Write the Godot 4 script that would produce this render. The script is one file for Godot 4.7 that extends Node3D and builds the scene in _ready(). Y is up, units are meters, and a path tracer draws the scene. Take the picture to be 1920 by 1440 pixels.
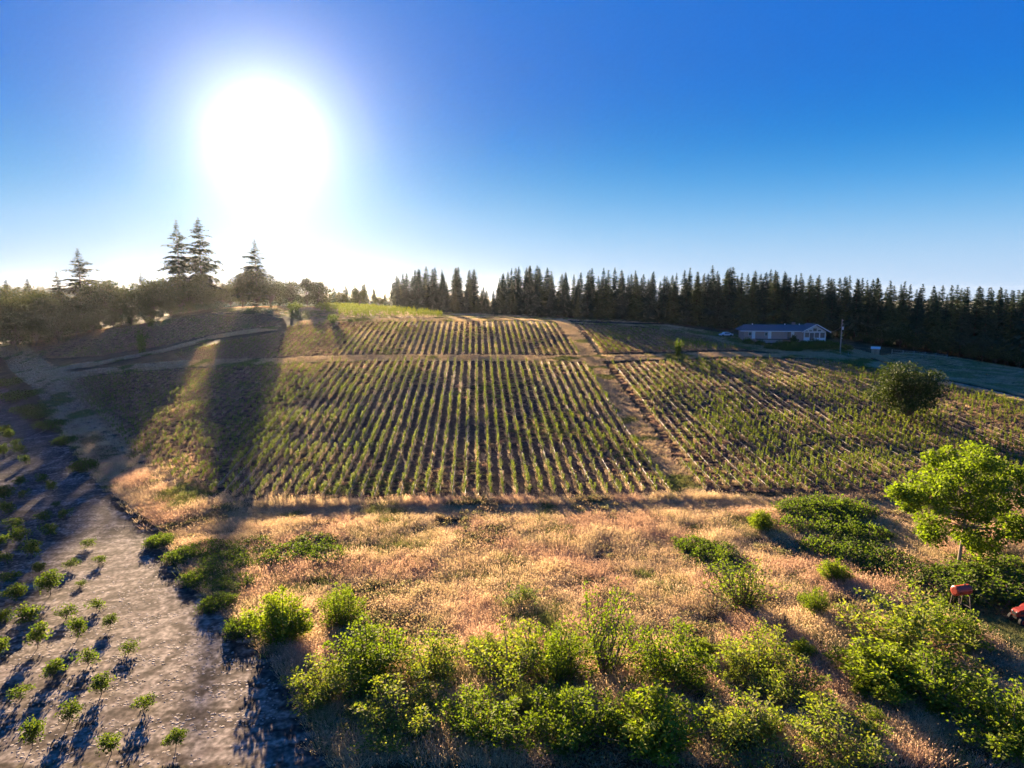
extends Node3D
# A vineyard hillside at low sun, seen from about 30 m up. Units are metres, the view runs along -z; "depth" means -z.

const FOCAL := 1280.0           # photo pixels (photo frame 1920 x 1440)
const PITCH := 0.13613568       # camera looks 7.8 degrees down
const EYE := Vector3(0, 30, 0)
const SPACING := 1.8            # vineyard row spacing
const DRIFT := -0.0523          # rows run almost straight away from the camera

var rng := RandomNumberGenerator.new()
var used_names := {}
var noise_a := FastNoiseLite.new()
var noise_b := FastNoiseLite.new()
var noise_c := FastNoiseLite.new()
var M := {}

# ------------------------------------------------------------------ small helpers
func rnd(a: float, b: float) -> float: return rng.randf_range(a, b)

func numbered(called: String) -> String:
	if not used_names.has(called):
		used_names[called] = 0
		return called
	used_names[called] += 1
	return "%s_%03d" % [called, used_names[called]]

func tag(o: Node, label := "", category := "", group := "", kind := "") -> void:
	if label: o.set_meta("label", label)
	if category: o.set_meta("category", category)
	if group: o.set_meta("group", group)
	if kind: o.set_meta("kind", kind)

func base(called: String, at: Vector3, turn := 0.0) -> Node3D:
	var o := Node3D.new()
	o.name = numbered(called)
	add_child(o, true)
	o.position = at
	o.rotation.y = turn
	return o

func put(parent: Node, called: String, mesh: Mesh, mat: Material) -> MeshInstance3D:
	var o := MeshInstance3D.new()
	o.name = called
	o.mesh = mesh
	o.material_override = null
	for i in mesh.get_surface_count(): o.set_surface_override_material(i, mat)
	parent.add_child(o, true)
	return o

func copy_of(src: Node3D, at: Vector3, turn: float, size: Vector3, stem := "") -> Node3D:
	var c: Node3D = src.duplicate()
	c.name = numbered(stem if stem else String(src.get_meta("stem")))
	add_child(c, true)
	c.transform = Transform3D(Basis(Vector3.UP, turn).scaled_local(size), at)
	c.remove_meta("stem")
	return c

func paint(r: float, g: float, b: float) -> Color: return Color(r, g, b).linear_to_srgb()

func plain(color: Color, rough := 0.8, metal := 0.0) -> StandardMaterial3D:
	var m := StandardMaterial3D.new()
	m.albedo_color = color
	m.roughness = rough
	m.metallic = metal
	return m

func leafy(through: Color, rough := 0.75) -> StandardMaterial3D:
	var m := StandardMaterial3D.new()
	m.vertex_color_use_as_albedo = true
	m.roughness = rough
	m.metallic_specular = 0.25
	m.cull_mode = BaseMaterial3D.CULL_DISABLED
	m.backlight_enabled = true
	m.backlight = through
	return m

# mesh collector
class Soup:
	var v := PackedVector3Array()
	var c := PackedColorArray()
	var i := PackedInt32Array()
	func tri(a: Vector3, b: Vector3, d: Vector3, col: Color) -> void:
		var n := v.size()
		v.append(a); v.append(b); v.append(d)
		c.append(col); c.append(col); c.append(col)
		i.append(n); i.append(n + 1); i.append(n + 2)
	func quad(a: Vector3, b: Vector3, d: Vector3, e: Vector3, col: Color) -> void:
		var n := v.size()
		v.append(a); v.append(b); v.append(d); v.append(e)
		c.append(col); c.append(col); c.append(col); c.append(col)
		i.append(n); i.append(n + 1); i.append(n + 2)
		i.append(n); i.append(n + 2); i.append(n + 3)
	func leaf(at: Vector3, along: Vector3, side: Vector3, col: Color) -> void:
		quad(at, at + along * 0.45 + side, at + along, at + along * 0.45 - side, col)
	func box(lo: Vector3, hi: Vector3, col := Color.WHITE) -> void:
		var p: Array[Vector3] = []
		for k in 8: p.append(Vector3(hi.x if k & 1 else lo.x, hi.y if k & 2 else lo.y, hi.z if k & 4 else lo.z))
		quad(p[4], p[6], p[7], p[5], col); quad(p[1], p[3], p[2], p[0], col)
		quad(p[0], p[2], p[6], p[4], col); quad(p[5], p[7], p[3], p[1], col)
		quad(p[2], p[3], p[7], p[6], col); quad(p[0], p[4], p[5], p[1], col)
	func tube(pts: Array, radii: Array, sides: int, col := Color.WHITE) -> void:
		var first := v.size()
		for k in pts.size():
			var d: Vector3 = (pts[mini(k + 1, pts.size() - 1)] - pts[maxi(k - 1, 0)]).normalized()
			var s := d.cross(Vector3(0.31, 0.17, 0.93)).normalized()
			var t := d.cross(s)
			for j in sides:
				var a := TAU * j / sides
				v.append(pts[k] + (s * cos(a) + t * sin(a)) * radii[k])
				c.append(col)
		for k in pts.size() - 1:
			for j in sides:
				var a := first + k * sides + j
				var b := first + k * sides + (j + 1) % sides
				i.append_array(PackedInt32Array([a, a + sides, b, b, a + sides, b + sides]))
		for end in [0, pts.size() - 1]:
			var mid := v.size()
			v.append(pts[end]); c.append(col)
			for j in sides:
				var a: int = first + end * sides + j
				var b: int = first + end * sides + (j + 1) % sides
				i.append_array(PackedInt32Array([mid, a, b] if end == 0 else [mid, b, a]))
	func mesh() -> ArrayMesh:
		var arrays := []
		arrays.resize(Mesh.ARRAY_MAX)
		arrays[Mesh.ARRAY_VERTEX] = v
		arrays[Mesh.ARRAY_COLOR] = c
		arrays[Mesh.ARRAY_INDEX] = i
		var m := ArrayMesh.new()
		m.add_surface_from_arrays(Mesh.PRIMITIVE_TRIANGLES, arrays)
		return m

func unit() -> Vector3:
	var z := rnd(-1, 1)
	var a := rnd(0, TAU)
	var r := sqrt(1.0 - z * z)
	return Vector3(r * cos(a), z, r * sin(a))

func shade_of(palette: Array, spread := 0.25) -> Color:
	var col: Color = palette[rng.randi() % palette.size()]
	var k := rnd(1.0 - spread, 1.0 + spread)
	return Color(col.r * k, col.g * k, col.b * k)

# ------------------------------------------------------------------ photo pixel <-> place
func ray(u: float, v: float) -> Vector3:      # direction with depth 1
	var a := (u - 960.0) / FOCAL
	var b := -(v - 720.0) / FOCAL
	var d := cos(PITCH) + b * sin(PITCH)
	return Vector3(a / d, (b * cos(PITCH) - sin(PITCH)) / d, -1.0)

func on_ray(u: float, v: float, depth: float) -> Vector3: return EYE + ray(u, v) * depth

func on_ground(u: float, v: float) -> Vector3:  # where the sight line first meets the terrain
	var r := ray(u, v)
	var d := 25.0
	while d < 460.0:
		var p := EYE + r * d
		if p.y < height(p.x, p.z):
			var lo := d - 2.0
			var hi := d
			for k in 8:
				var mid := (lo + hi) * 0.5
				var q := EYE + r * mid
				if q.y < height(q.x, q.z): hi = mid
				else: lo = mid
			p = EYE + r * hi
			return Vector3(p.x, height(p.x, p.z), p.z)
		d += 2.0
	var far := EYE + r * 330.0
	return Vector3(far.x, height(far.x, far.z), far.z)

func outline(pixels: Array) -> PackedVector2Array:  # photo outline -> outline on the ground (x, depth)
	var out := PackedVector2Array()
	for p in pixels:
		var g := on_ground(p[0], p[1])
		out.append(Vector2(g.x, -g.z))
	return out

# ------------------------------------------------------------------ terrain
# [photo u, photo v, depth]: the depth comes from the row spacing (vineyard), from level ground (meadow, orchard) and from the size of what stands there
var CONTROL := [
	[960, 1440, 39.5], [200, 1440, 39.5], [1800, 1440, 39.5], [960, 1260, 50.5], [60, 1260, 50.5], [1900, 1260, 50.5], [960, 1100, 66.0], [300, 1000, 82.2], [60, 1000, 82.2],
	[1700, 1060, 71.0], [1915, 1000, 79.0], [960, 1000, 79.3], [960, 950, 88], [1500, 950, 88], [480, 945, 90], [960, 930, 92], [1280, 922, 93.5], [1700, 922, 93.5], [475, 930, 92.5],
	[893, 800, 124], [893, 735, 146], [893, 672, 176], [893, 630, 203], [893, 602, 227], [880, 592, 260], [780, 585, 298], [700, 580, 310], [620, 578, 330],
	[1200, 800, 124], [1115, 680, 172], [1050, 605, 229], [1270, 668, 181], [1400, 667, 187], [1400, 760, 137], [1560, 720, 153], [1400, 641, 222], [1450, 641, 222], [1510, 640, 221], [1250, 612, 246], [1120, 606, 246],
	[1575, 663, 205], [1640, 682, 192], [1700, 795, 126], [1920, 745, 148], [1920, 692, 212], [1800, 672, 216], [1727, 662, 216], [1920, 800, 122], [1920, 870, 104],
	[530, 800, 124], [530, 735, 146], [530, 680, 172], [530, 630, 205], [530, 600, 231], [480, 578, 268], [400, 582, 262], [300, 598, 264], [200, 612, 275], [300, 670, 192], [380, 640, 213], [300, 630, 232],
	[380, 760, 141], [280, 880, 107], [230, 850, 117], [150, 760, 160], [110, 702, 197], [40, 652, 258], [330, 880, 105], [0, 740, 190], [0, 690, 238], [0, 820, 140], [0, 640, 300],
]
var TPS_AT := PackedVector2Array()
var TPS_W := PackedFloat64Array()
var gx := PackedFloat32Array()
var gd := PackedFloat32Array()
var gh := PackedFloat32Array()
const STEP := 2.5
var X0 := 0; var D0 := 0

func fit_terrain() -> void:
	var ys := []
	for c in CONTROL:
		var p := on_ray(c[0], c[1], c[2])
		TPS_AT.append(Vector2(p.x, -p.z)); ys.append(p.y)
	for extra in [[-60, -60, 0], [60, -60, 0], [0, 0, 0], [-120, 0, 0], [120, 0, 0], [-220, 60, 0], [200, 60, 0.5], [-330, 200, 2], [-330, 330, 10], [-250, 430, 14], [-100, 430, 22], [20, 430, 21], [120, 330, 12], [200, 330, 2], [320, 220, 0], [320, 380, -6], [120, 430, 6]]:
		TPS_AT.append(Vector2(extra[0], extra[1])); ys.append(float(extra[2]))
	var n := TPS_AT.size()
	var size := n + 3
	var A := []
	for i in size:
		var row := PackedFloat64Array()
		row.resize(size + 1)
		A.append(row)
	for i in n:
		for j in n:
			var r := (TPS_AT[i] - TPS_AT[j]).length() / 100.0
			A[i][j] = r * r * log(r) if r > 0 else 0.003
		A[i][n] = 1.0; A[i][n + 1] = TPS_AT[i].x / 100.0; A[i][n + 2] = TPS_AT[i].y / 100.0
		A[n][i] = 1.0; A[n + 1][i] = TPS_AT[i].x / 100.0; A[n + 2][i] = TPS_AT[i].y / 100.0
		A[i][size] = ys[i]
	for k in size:
		var best := k
		for i in range(k + 1, size):
			if absf(A[i][k]) > absf(A[best][k]): best = i
		var t = A[k]; A[k] = A[best]; A[best] = t
		var pivot: PackedFloat64Array = A[k]
		for i in range(k + 1, size):
			var row: PackedFloat64Array = A[i]
			var f: float = row[k] / pivot[k]
			if f != 0.0:
				for j in range(k, size + 1): row[j] -= f * pivot[j]
				A[i] = row
	TPS_W.resize(size)
	for k in range(size - 1, -1, -1):
		var s: float = A[k][size]
		for j in range(k + 1, size): s -= A[k][j] * TPS_W[j]
		TPS_W[k] = s / A[k][k]

func fitted(x: float, d: float) -> float:
	var n := TPS_AT.size()
	var s := TPS_W[n] + TPS_W[n + 1] * x / 100.0 + TPS_W[n + 2] * d / 100.0
	for i in n:
		var dx := TPS_AT[i].x - x
		var dd := TPS_AT[i].y - d
		var r2 := (dx * dx + dd * dd) * 1e-4
		if r2 > 1e-9: s += TPS_W[i] * r2 * 0.5 * log(r2)
	return s

func far_height(x: float, d: float) -> float:
	var y := 10.0 * exp(-pow((d - 420.0) / 300.0, 2.0))
	y -= 75.0 * smoothstep(420.0, 1500.0, d) * smoothstep(-500.0, -100.0, x) + smoothstep(0.0, 300.0, x) * 8.0
	y += 27.0 * exp(-pow((x + 350.0) / 190.0, 2.0) - pow((d - 930.0) / 190.0, 2.0))
	y += 34.0 * exp(-pow((x + 1350.0) / 420.0, 2.0) - pow((d - 1750.0) / 220.0, 2.0)) * (1.0 + 0.25 * noise_a.get_noise_2d(x * 0.05, d * 0.05))
	y += 2.5 * noise_a.get_noise_2d(x * 0.12, d * 0.12)
	return y

func make_grid() -> void:
	for k in range(16, 0, -1): gx.append(-300.0 - 12.0 * pow(1.45, k))
	X0 = gx.size()
	for k in range(0, int(600 / STEP) + 1): gx.append(-300.0 + STEP * k)
	for k in range(1, 17): gx.append(300.0 + 12.0 * pow(1.45, k))
	for k in range(10, 0, -1): gd.append(-60.0 - 10.0 * pow(1.45, k))
	D0 = gd.size()
	for k in range(0, int(520 / STEP) + 1): gd.append(-60.0 + STEP * k)
	for k in range(1, 33): gd.append(460.0 + 12.0 * (pow(1.18, k) - 1.0) * 3.0)
	gh.resize(gx.size() * gd.size())
	for j in gd.size():
		for i in gx.size():
			var x := gx[i]; var d := gd[j]
			var out := maxf(maxf((absf(x) - 230.0) / 90.0, (d - 360.0) / 90.0), (-20.0 - d) / 60.0)
			var t := smoothstep(0.0, 1.0, clampf(out, 0.0, 1.0))
			var y := 0.0
			if t < 1.0: y += fitted(x, d) * (1.0 - t)
			if t > 0.0: y += far_height(x, d) * t
			y += 0.18 * noise_a.get_noise_2d(x * 1.6, d * 1.6)
			gh[j * gx.size() + i] = y

func height(x: float, z: float) -> float:
	var fx := (x + 300.0) / STEP
	var fd := (-z + 60.0) / STEP
	var i := int(floor(fx)); var j := int(floor(fd))
	var w := gx.size()
	if i < 0 or j < 0 or i >= int(600 / STEP) or j >= int(520 / STEP):
		i = clampi(gx.bsearch(x) - 1, 0, w - 2); j = clampi(gd.bsearch(-z) - 1, 0, gd.size() - 2)
		var p := i + j * w
		var tx := clampf((x - gx[i]) / (gx[i + 1] - gx[i]), 0, 1); var ty := clampf((-z - gd[j]) / (gd[j + 1] - gd[j]), 0, 1)
		return lerpf(lerpf(gh[p], gh[p + 1], tx), lerpf(gh[p + w], gh[p + w + 1], tx), ty)
	fx -= i; fd -= j
	var q := (j + D0) * w + i + X0
	return lerpf(lerpf(gh[q], gh[q + 1], fx), lerpf(gh[q + w], gh[q + w + 1], fx), fd)

func on(x: float, d: float) -> Vector3: return Vector3(x, height(x, -d), -d)

# ------------------------------------------------------------------ ground colours (what the soil is made of, no light)
const TEX := 2048
const PER := 4.0     # texels per metre; the picture covers x -256..256, depth 0..512
func texel(p: Vector2) -> Vector2: return Vector2((p.x + 256.0) * PER, p.y * PER)

func fill(img: Image, poly: PackedVector2Array, col: Color, ragged := 3.0, mottle := 0.12) -> void:
	var pts := PackedVector2Array()
	for p in poly: pts.append(texel(p))
	var lo := 1e9; var hi := -1e9
	for p in pts: lo = minf(lo, p.y); hi = maxf(hi, p.y)
	for y in range(maxi(0, int(lo)), mini(TEX - 1, int(hi)) + 1):
		var cuts := []
		for k in pts.size():
			var a := pts[k]; var b := pts[(k + 1) % pts.size()]
			if (a.y <= y) != (b.y <= y): cuts.append(a.x + (y - a.y) / (b.y - a.y) * (b.x - a.x))
		cuts.sort()
		for k in range(0, cuts.size() - 1, 2):
			var x0 := int(cuts[k] + ragged * noise_b.get_noise_2d(cuts[k], y * 3.0)); var x1 := int(cuts[k + 1] + ragged * noise_b.get_noise_2d(cuts[k + 1] + 50, y * 3.0))
			var x := x0
			while x < x1:     # runs of slightly different soil
				var run := mini(rng.randi_range(2, 9), x1 - x)
				var f := 1.0 + mottle * (noise_b.get_noise_2d(x * 0.8, y * 0.8) * 1.6 + rnd(-0.7, 0.7))
				img.fill_rect(Rect2i(x, y, run, 1), Color(col.r * f, col.g * f, col.b * f))
				x += run

func stroke(img: Image, pts: PackedVector2Array, wide: float, col: Color, strength: float) -> void:
	for k in pts.size() - 1:
		var a := texel(pts[k]); var b := texel(pts[k + 1])
		var n := maxi(1, int((b - a).length()))
		for s in n:
			var p := a.lerp(b, float(s) / n)
			var r := wide * PER * 0.5
			for yy in range(int(p.y - r), int(p.y + r) + 1):
				for xx in range(int(p.x - r), int(p.x + r) + 1):
					if xx < 0 or yy < 0 or xx >= TEX or yy >= TEX: continue
					var t := strength * clampf(0.55 + noise_c.get_noise_2d(xx * 2.0, yy * 2.0) * 1.6, 0, 1)
					img.set_pixel(xx, yy, img.get_pixel(xx, yy).lerp(col, t))

func band(pixels: Array, wide: float) -> PackedVector2Array:   # a strip of ground along a line seen in the photo
	var mid := outline(pixels)
	return strip(mid, wide)

func strip(mid: PackedVector2Array, wide: float) -> PackedVector2Array:
	var one := PackedVector2Array(); var two := PackedVector2Array()
	for k in mid.size():
		var d := (mid[mini(k + 1, mid.size() - 1)] - mid[maxi(k - 1, 0)]).normalized()
		var s := Vector2(-d.y, d.x) * wide * 0.5
		one.append(mid[k] + s); two.append(mid[k] - s)
	two.reverse()
	one.append_array(two)
	return one

func inside(p: Vector2, polys: Array) -> bool:
	for q in polys:
		if Geometry2D.is_point_in_polygon(p, q): return true
	return false

var Z := {}     # ground outlines in (x, depth)
func zones() -> void:
	Z.orchard = outline([[-700, 690], [0, 712], [30, 755], [60, 785], [110, 835], [170, 905], [230, 970], [285, 1030], [330, 1085], [385, 1145], [440, 1195], [490, 1240], [540, 1300], [600, 1440], [-900, 1440]])
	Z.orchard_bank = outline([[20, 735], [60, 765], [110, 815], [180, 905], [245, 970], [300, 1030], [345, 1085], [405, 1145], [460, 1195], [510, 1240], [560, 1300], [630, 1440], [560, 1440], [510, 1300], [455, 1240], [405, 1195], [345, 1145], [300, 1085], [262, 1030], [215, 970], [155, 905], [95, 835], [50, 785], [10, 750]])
	Z.lower = outline([[118, 716], [165, 765], [235, 835], [300, 888], [390, 925], [480, 937], [700, 937], [960, 935], [1270, 927], [1195, 808], [1102, 680], [900, 677], [700, 678], [520, 686], [330, 693], [190, 705]])
	Z.upper = outline([[520, 671], [700, 666], [900, 664], [1090, 666], [1065, 635], [1036, 606], [900, 603], [700, 603], [600, 606], [540, 612]])
	Z.shoulder = outline([[60, 672], [190, 668], [300, 650], [400, 627], [515, 611], [530, 598], [470, 590], [400, 592], [290, 604], [180, 618], [60, 640]])
	Z.wedge = outline([[345, 676], [515, 671], [530, 622], [420, 642], [330, 664]])
	Z.right = outline([[1318, 920], [1235, 808], [1140, 684], [1270, 677], [1400, 673], [1540, 676], [1640, 696], [1780, 728], [1920, 762], [2100, 800], [2150, 930], [1920, 925], [1680, 925]])
	Z.right_upper = outline([[1078, 609], [1100, 635], [1130, 664], [1265, 660], [1400, 657], [1330, 634], [1250, 620], [1160, 611]])
	Z.plateau = outline([[590, 582], [640, 598], [760, 598], [845, 597], [790, 588], [700, 580], [620, 577]])
	Z.cross = band([[90, 712], [190, 697], [330, 684], [520, 678], [700, 672], [900, 671], [1110, 673], [1270, 669], [1400, 665], [1560, 668]], 6.0)
	Z.aisle = strip(PackedVector2Array([Vector2(25.0, 84), Vector2(20.3, 176), Vector2(17.5, 229), Vector2(16.8, 246)]), 4.4)
	Z.ridge_path = band([[560, 606], [640, 601], [760, 600], [900, 600], [1040, 602]], 7.0)
	Z.left_track = band([[5, 650], [40, 668], [100, 715], [150, 775], [205, 845], [265, 905], [340, 945], [440, 958]], 9.0)
	Z.left_line = band([[100, 694], [187, 682], [300, 660], [400, 633], [520, 615]], 6.0)
	Z.headland = band([[430, 966], [600, 965], [960, 960], [1300, 950], [1560, 942], [1700, 952], [1920, 987]], 4.2)
	Z.two_track = band([[1560, 938], [1640, 958], [1760, 1000], [1920, 1062]], 3.0)
	Z.drive = band([[1550, 655], [1600, 667], [1660, 690], [1740, 708], [1830, 726], [1960, 757]], 2.4)
	Z.yard = outline([[1500, 652], [1560, 655], [1640, 672], [1700, 690], [1650, 668], [1600, 655], [1560, 648]])
	Z.pasture = outline([[1650, 668], [1700, 661], [1800, 672], [1960, 697], [2100, 720], [2100, 790], [1960, 752], [1830, 722], [1740, 703], [1690, 690]])
	Z.lawn = outline([[1700, 1120], [1780, 1125], [1900, 1125], [2000, 1130], [2000, 1260], [1900, 1230], [1840, 1185], [1780, 1160]])

func ground() -> void:
	var img := Image.create(TEX, TEX, false, Image.FORMAT_RGB8)
	img.fill(paint(0.12, 0.092, 0.052))
	var full := PackedVector2Array([Vector2(-256, 0), Vector2(256, 0), Vector2(256, 512), Vector2(-256, 512)])
	fill(img, full, paint(0.13, 0.10, 0.056), 0.0, 0.2)
	var soil := paint(0.17, 0.098, 0.076)
	for z in ["lower", "upper", "shoulder", "wedge", "right", "right_upper", "plateau"]: fill(img, Z[z], soil, 4.0, 0.2)
	fill(img, Z.orchard, paint(0.20, 0.155, 0.13), 6.0, 0.2)
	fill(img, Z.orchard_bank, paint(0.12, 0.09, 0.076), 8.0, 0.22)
	for z in ["cross", "aisle", "left_line", "ridge_path", "headland", "left_track"]: fill(img, Z[z], paint(0.24, 0.18, 0.105), 4.0, 0.22)
	fill(img, Z.drive, paint(0.42, 0.35, 0.25), 2.0, 0.15)
	fill(img, Z.pasture, paint(0.17, 0.17, 0.09), 5.0, 0.2)
	fill(img, Z.lawn, paint(0.10, 0.125, 0.05), 4.0, 0.2)
	# tillage marks and tyre arcs in the orchard soil
	var pale := paint(0.42, 0.345, 0.285); var dark := paint(0.10, 0.074, 0.06)
	for k in 620:
		var u := rnd(-60, 430); var v := rnd(770, 1440)
		if u > 520 - (1260 - v) * 0.62: continue
		var g := on_ground(u, v)
		var dir := Vector2(1, rnd(-0.25, 0.5)).normalized()
		var bend := rnd(-0.07, 0.07)
		var pts := PackedVector2Array()
		var p := Vector2(g.x, -g.z)
		for s in rng.randi_range(4, 14):
			pts.append(p); p += dir * 0.9; dir = dir.rotated(bend)
		stroke(img, pts, rnd(0.2, 0.6), pale if rng.randf() < 0.6 else dark, rnd(0.5, 1.0))
	for arc in [[385, 1195, 5.0], [375, 1190, 5.6], [300, 1150, 4.0], [262, 1075, 5.0], [275, 1080, 6.0], [240, 1035, 4.0], [400, 1240, 4.2], [330, 1225, 6.5], [60, 815, 9.0], [110, 860, 8.0], [150, 890, 7.0], [345, 1130, 4.4], [190, 985, 5.0]]:
		var g := on_ground(arc[0], arc[1])
		for twin in 2:
			var pts := PackedVector2Array()
			var from := rnd(-1.2, -0.5)
			for s in 22: pts.append(Vector2(g.x, -g.z) + Vector2(cos(from + s * 0.1), sin(from + s * 0.1)) * (arc[2] + twin * 1.3) - Vector2(arc[2], 0))
			stroke(img, pts, 0.42, pale if rng.randf() < 0.75 else dark, 1.0)
	# wheel ruts
	for off in [-0.9, 0.9]:
		for z in [[[430, 966], [600, 965], [960, 960], [1300, 950], [1560, 942]], [[1560, 938], [1640, 958], [1760, 1000], [1920, 1062]], [[100, 715], [150, 775], [205, 845], [265, 905], [340, 945], [440, 958]]]:
			var mid := outline(z)
			var pts := PackedVector2Array()
			for p in mid: pts.append(p + Vector2(0.35, 0.93) * off)
			stroke(img, pts, 0.6, paint(0.20, 0.15, 0.105), 0.7)
	var tex := ImageTexture.create_from_image(img)
	var ramp := Gradient.new()
	ramp.set_color(0, Color(0.42, 0.42, 0.42)); ramp.set_color(1, Color(1, 1, 1))
	var nt := NoiseTexture2D.new()
	nt.width = 512; nt.height = 512; nt.seamless = true
	var n := FastNoiseLite.new()
	n.seed = 5; n.frequency = 0.03; n.fractal_octaves = 5
	nt.noise = n; nt.color_ramp = ramp
	var m := StandardMaterial3D.new()
	m.albedo_texture = tex; m.roughness = 0.95; m.metallic_specular = 0.15
	m.detail_enabled = true; m.detail_albedo = nt; m.detail_blend_mode = BaseMaterial3D.BLEND_MODE_MUL; m.detail_uv_layer = BaseMaterial3D.DETAIL_UV_2
	var m2 := plain(paint(0.075, 0.08, 0.045), 0.95)
	m2.metallic_specular = 0.15
	var st := [PackedInt32Array(), PackedInt32Array()]
	var verts := PackedVector3Array(); var uv := PackedVector2Array(); var uv2 := PackedVector2Array(); var nor := PackedVector3Array()
	var w := gx.size()
	for j in gd.size():
		for i in w:
			verts.append(Vector3(gx[i], gh[j * w + i], -gd[j]))
			uv.append(texel(Vector2(gx[i], gd[j])) / TEX); uv2.append(Vector2(gx[i], gd[j]) / 9.0)
			var a := maxi(i - 1, 0); var b := mini(i + 1, w - 1); var c := maxi(j - 1, 0); var e := mini(j + 1, gd.size() - 1)
			nor.append(Vector3(-(gh[j * w + b] - gh[j * w + a]) / (gx[b] - gx[a]), 1.0, (gh[e * w + i] - gh[c * w + i]) / (gd[e] - gd[c])).normalized())
	for j in gd.size() - 1:
		for i in w - 1:
			var p := j * w + i
			var near := absf(gx[i]) < 252 and absf(gx[i + 1]) < 252 and gd[j] >= 1 and gd[j + 1] < 510
			(st[0] if near else st[1]).append_array(PackedInt32Array([p, p + w, p + 1, p + 1, p + w, p + w + 1]))
	var mesh := ArrayMesh.new()
	for s in 2:
		var arrays := []
		arrays.resize(Mesh.ARRAY_MAX)
		arrays[Mesh.ARRAY_VERTEX] = verts; arrays[Mesh.ARRAY_NORMAL] = nor; arrays[Mesh.ARRAY_TEX_UV] = uv; arrays[Mesh.ARRAY_TEX_UV2] = uv2; arrays[Mesh.ARRAY_INDEX] = st[s]
		mesh.add_surface_from_arrays(Mesh.PRIMITIVE_TRIANGLES, arrays)
		mesh.surface_set_material(s, m if s == 0 else m2)
	var o := MeshInstance3D.new()
	o.name = "ground"; o.mesh = mesh
	add_child(o)
	tag(o, "rolling farmland with tilled vineyard soil, dry meadow and bare orchard earth", "ground", "", "structure")

# ------------------------------------------------------------------ scattered ground cover
class Scatter:
	var buf := PackedFloat32Array()
	func add(at: Vector3, turn: float, sx: float, sy: float, col: Color, lean := 0.0) -> void:
		var c := cos(turn) * sx; var s := sin(turn) * sx
		buf.append_array(PackedFloat32Array([c, lean * sy, s, at.x, 0.0, sy, 0.0, at.y, -s, 0.0, c, at.z, col.r, col.g, col.b, 1.0]))
	func node(called: String, mesh: Mesh, mat: Material) -> MultiMeshInstance3D:
		var mm := MultiMesh.new()
		mm.transform_format = MultiMesh.TRANSFORM_3D
		mm.use_colors = true
		mm.mesh = mesh
		mesh.surface_set_material(0, mat)
		mm.instance_count = buf.size() / 16
		mm.buffer = buf
		var o := MultiMeshInstance3D.new()
		o.name = called; o.multimesh = mm; o.material_override = mat
		return o

func tuft(blades: int, spread: float, tall: float, wide: float, heads: float, lean: float) -> ArrayMesh:
	var s := Soup.new()
	for k in blades:
		var a := rnd(0, TAU)
		var r := spread * sqrt(rng.randf())
		var foot := Vector3(cos(a) * r, -0.06, sin(a) * r)
		var tip := foot + Vector3(cos(a) * lean * rnd(0.3, 1) + rnd(-0.5, 0.5) * lean, 1, sin(a) * lean * rnd(0.3, 1) + rnd(-0.5, 0.5) * lean).normalized() * tall * rnd(0.55, 1.1)
		var t := rnd(0, TAU)
		var side := Vector3(cos(t), 0, sin(t)) * wide
		var g := rnd(0.75, 1.15)
		s.tri(foot - side, tip, foot + side, Color(g, g, g))
		if rng.randf() < heads:
			var l := tall * rnd(0.14, 0.22)
			var up := (tip - foot).normalized()
			var h := rnd(0.9, 1.15)
			s.leaf(tip - up * l * 0.6, up * l + Vector3(rnd(-0.3, 0.3), -0.1, rnd(-0.3, 0.3)) * l, side.normalized() * wide * 1.6, Color(h, h * 0.97, h * 0.95))
	return s.mesh()

func on_ground_level(u: float, v: float) -> Vector3:
	var r := ray(u, v)
	var d := -EYE.y / r.y
	for k in 3: d = (height(r.x * d, -d) - EYE.y) / r.y
	return on(r.x * d, d)

func clod() -> ArrayMesh:
	var s := Soup.new()
	var ring := []
	for k in 6: ring.append(Vector3(cos(TAU * k / 6) * rnd(0.08, 0.14), -0.02, sin(TAU * k / 6) * rnd(0.08, 0.14)))
	var mid := []
	for p in ring: mid.append(p * Vector3(rnd(0.6, 0.9), 0, rnd(0.6, 0.9)) + Vector3(0, rnd(0.03, 0.06), 0))
	for k in 6:
		s.quad(ring[k], ring[(k + 1) % 6], mid[(k + 1) % 6], mid[k], Color.WHITE)
		s.tri(mid[k], mid[(k + 1) % 6], Vector3(0.02, 0.085, 0), Color.WHITE)
	return s.mesh()

func weed(leaves: int, spread: float, tall: float, size: float) -> ArrayMesh:
	var s := Soup.new()
	for k in leaves:
		var a := rnd(0, TAU)
		var r := spread * sqrt(rng.randf())
		var at := Vector3(cos(a) * r, tall * rng.randf() * (1.0 - 0.5 * r / spread), sin(a) * r)
		var d := (unit() + Vector3(0, 0.5, 0)).normalized()
		var g := rnd(0.7, 1.25)
		s.leaf(at, d * size * rnd(0.7, 1.3), d.cross(unit()).normalized() * size * 0.3, Color(g, g, g))
	return s.mesh()

var STRAW := [Color(0.62, 0.48, 0.30), Color(0.66, 0.53, 0.36), Color(0.54, 0.41, 0.25), Color(0.62, 0.45, 0.31), Color(0.46, 0.39, 0.21)]
var DULL := [Color(0.26, 0.20, 0.11), Color(0.20, 0.19, 0.09), Color(0.30, 0.22, 0.14), Color(0.15, 0.16, 0.07)]
var PINKISH := [Color(0.56, 0.38, 0.27), Color(0.48, 0.33, 0.22), Color(0.60, 0.43, 0.31)]
var RUST := [Color(0.38, 0.23, 0.17), Color(0.31, 0.20, 0.15), Color(0.34, 0.25, 0.16), Color(0.25, 0.20, 0.11)]
var GREENISH := [Color(0.20, 0.24, 0.07), Color(0.14, 0.19, 0.06), Color(0.26, 0.25, 0.09)]

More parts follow.
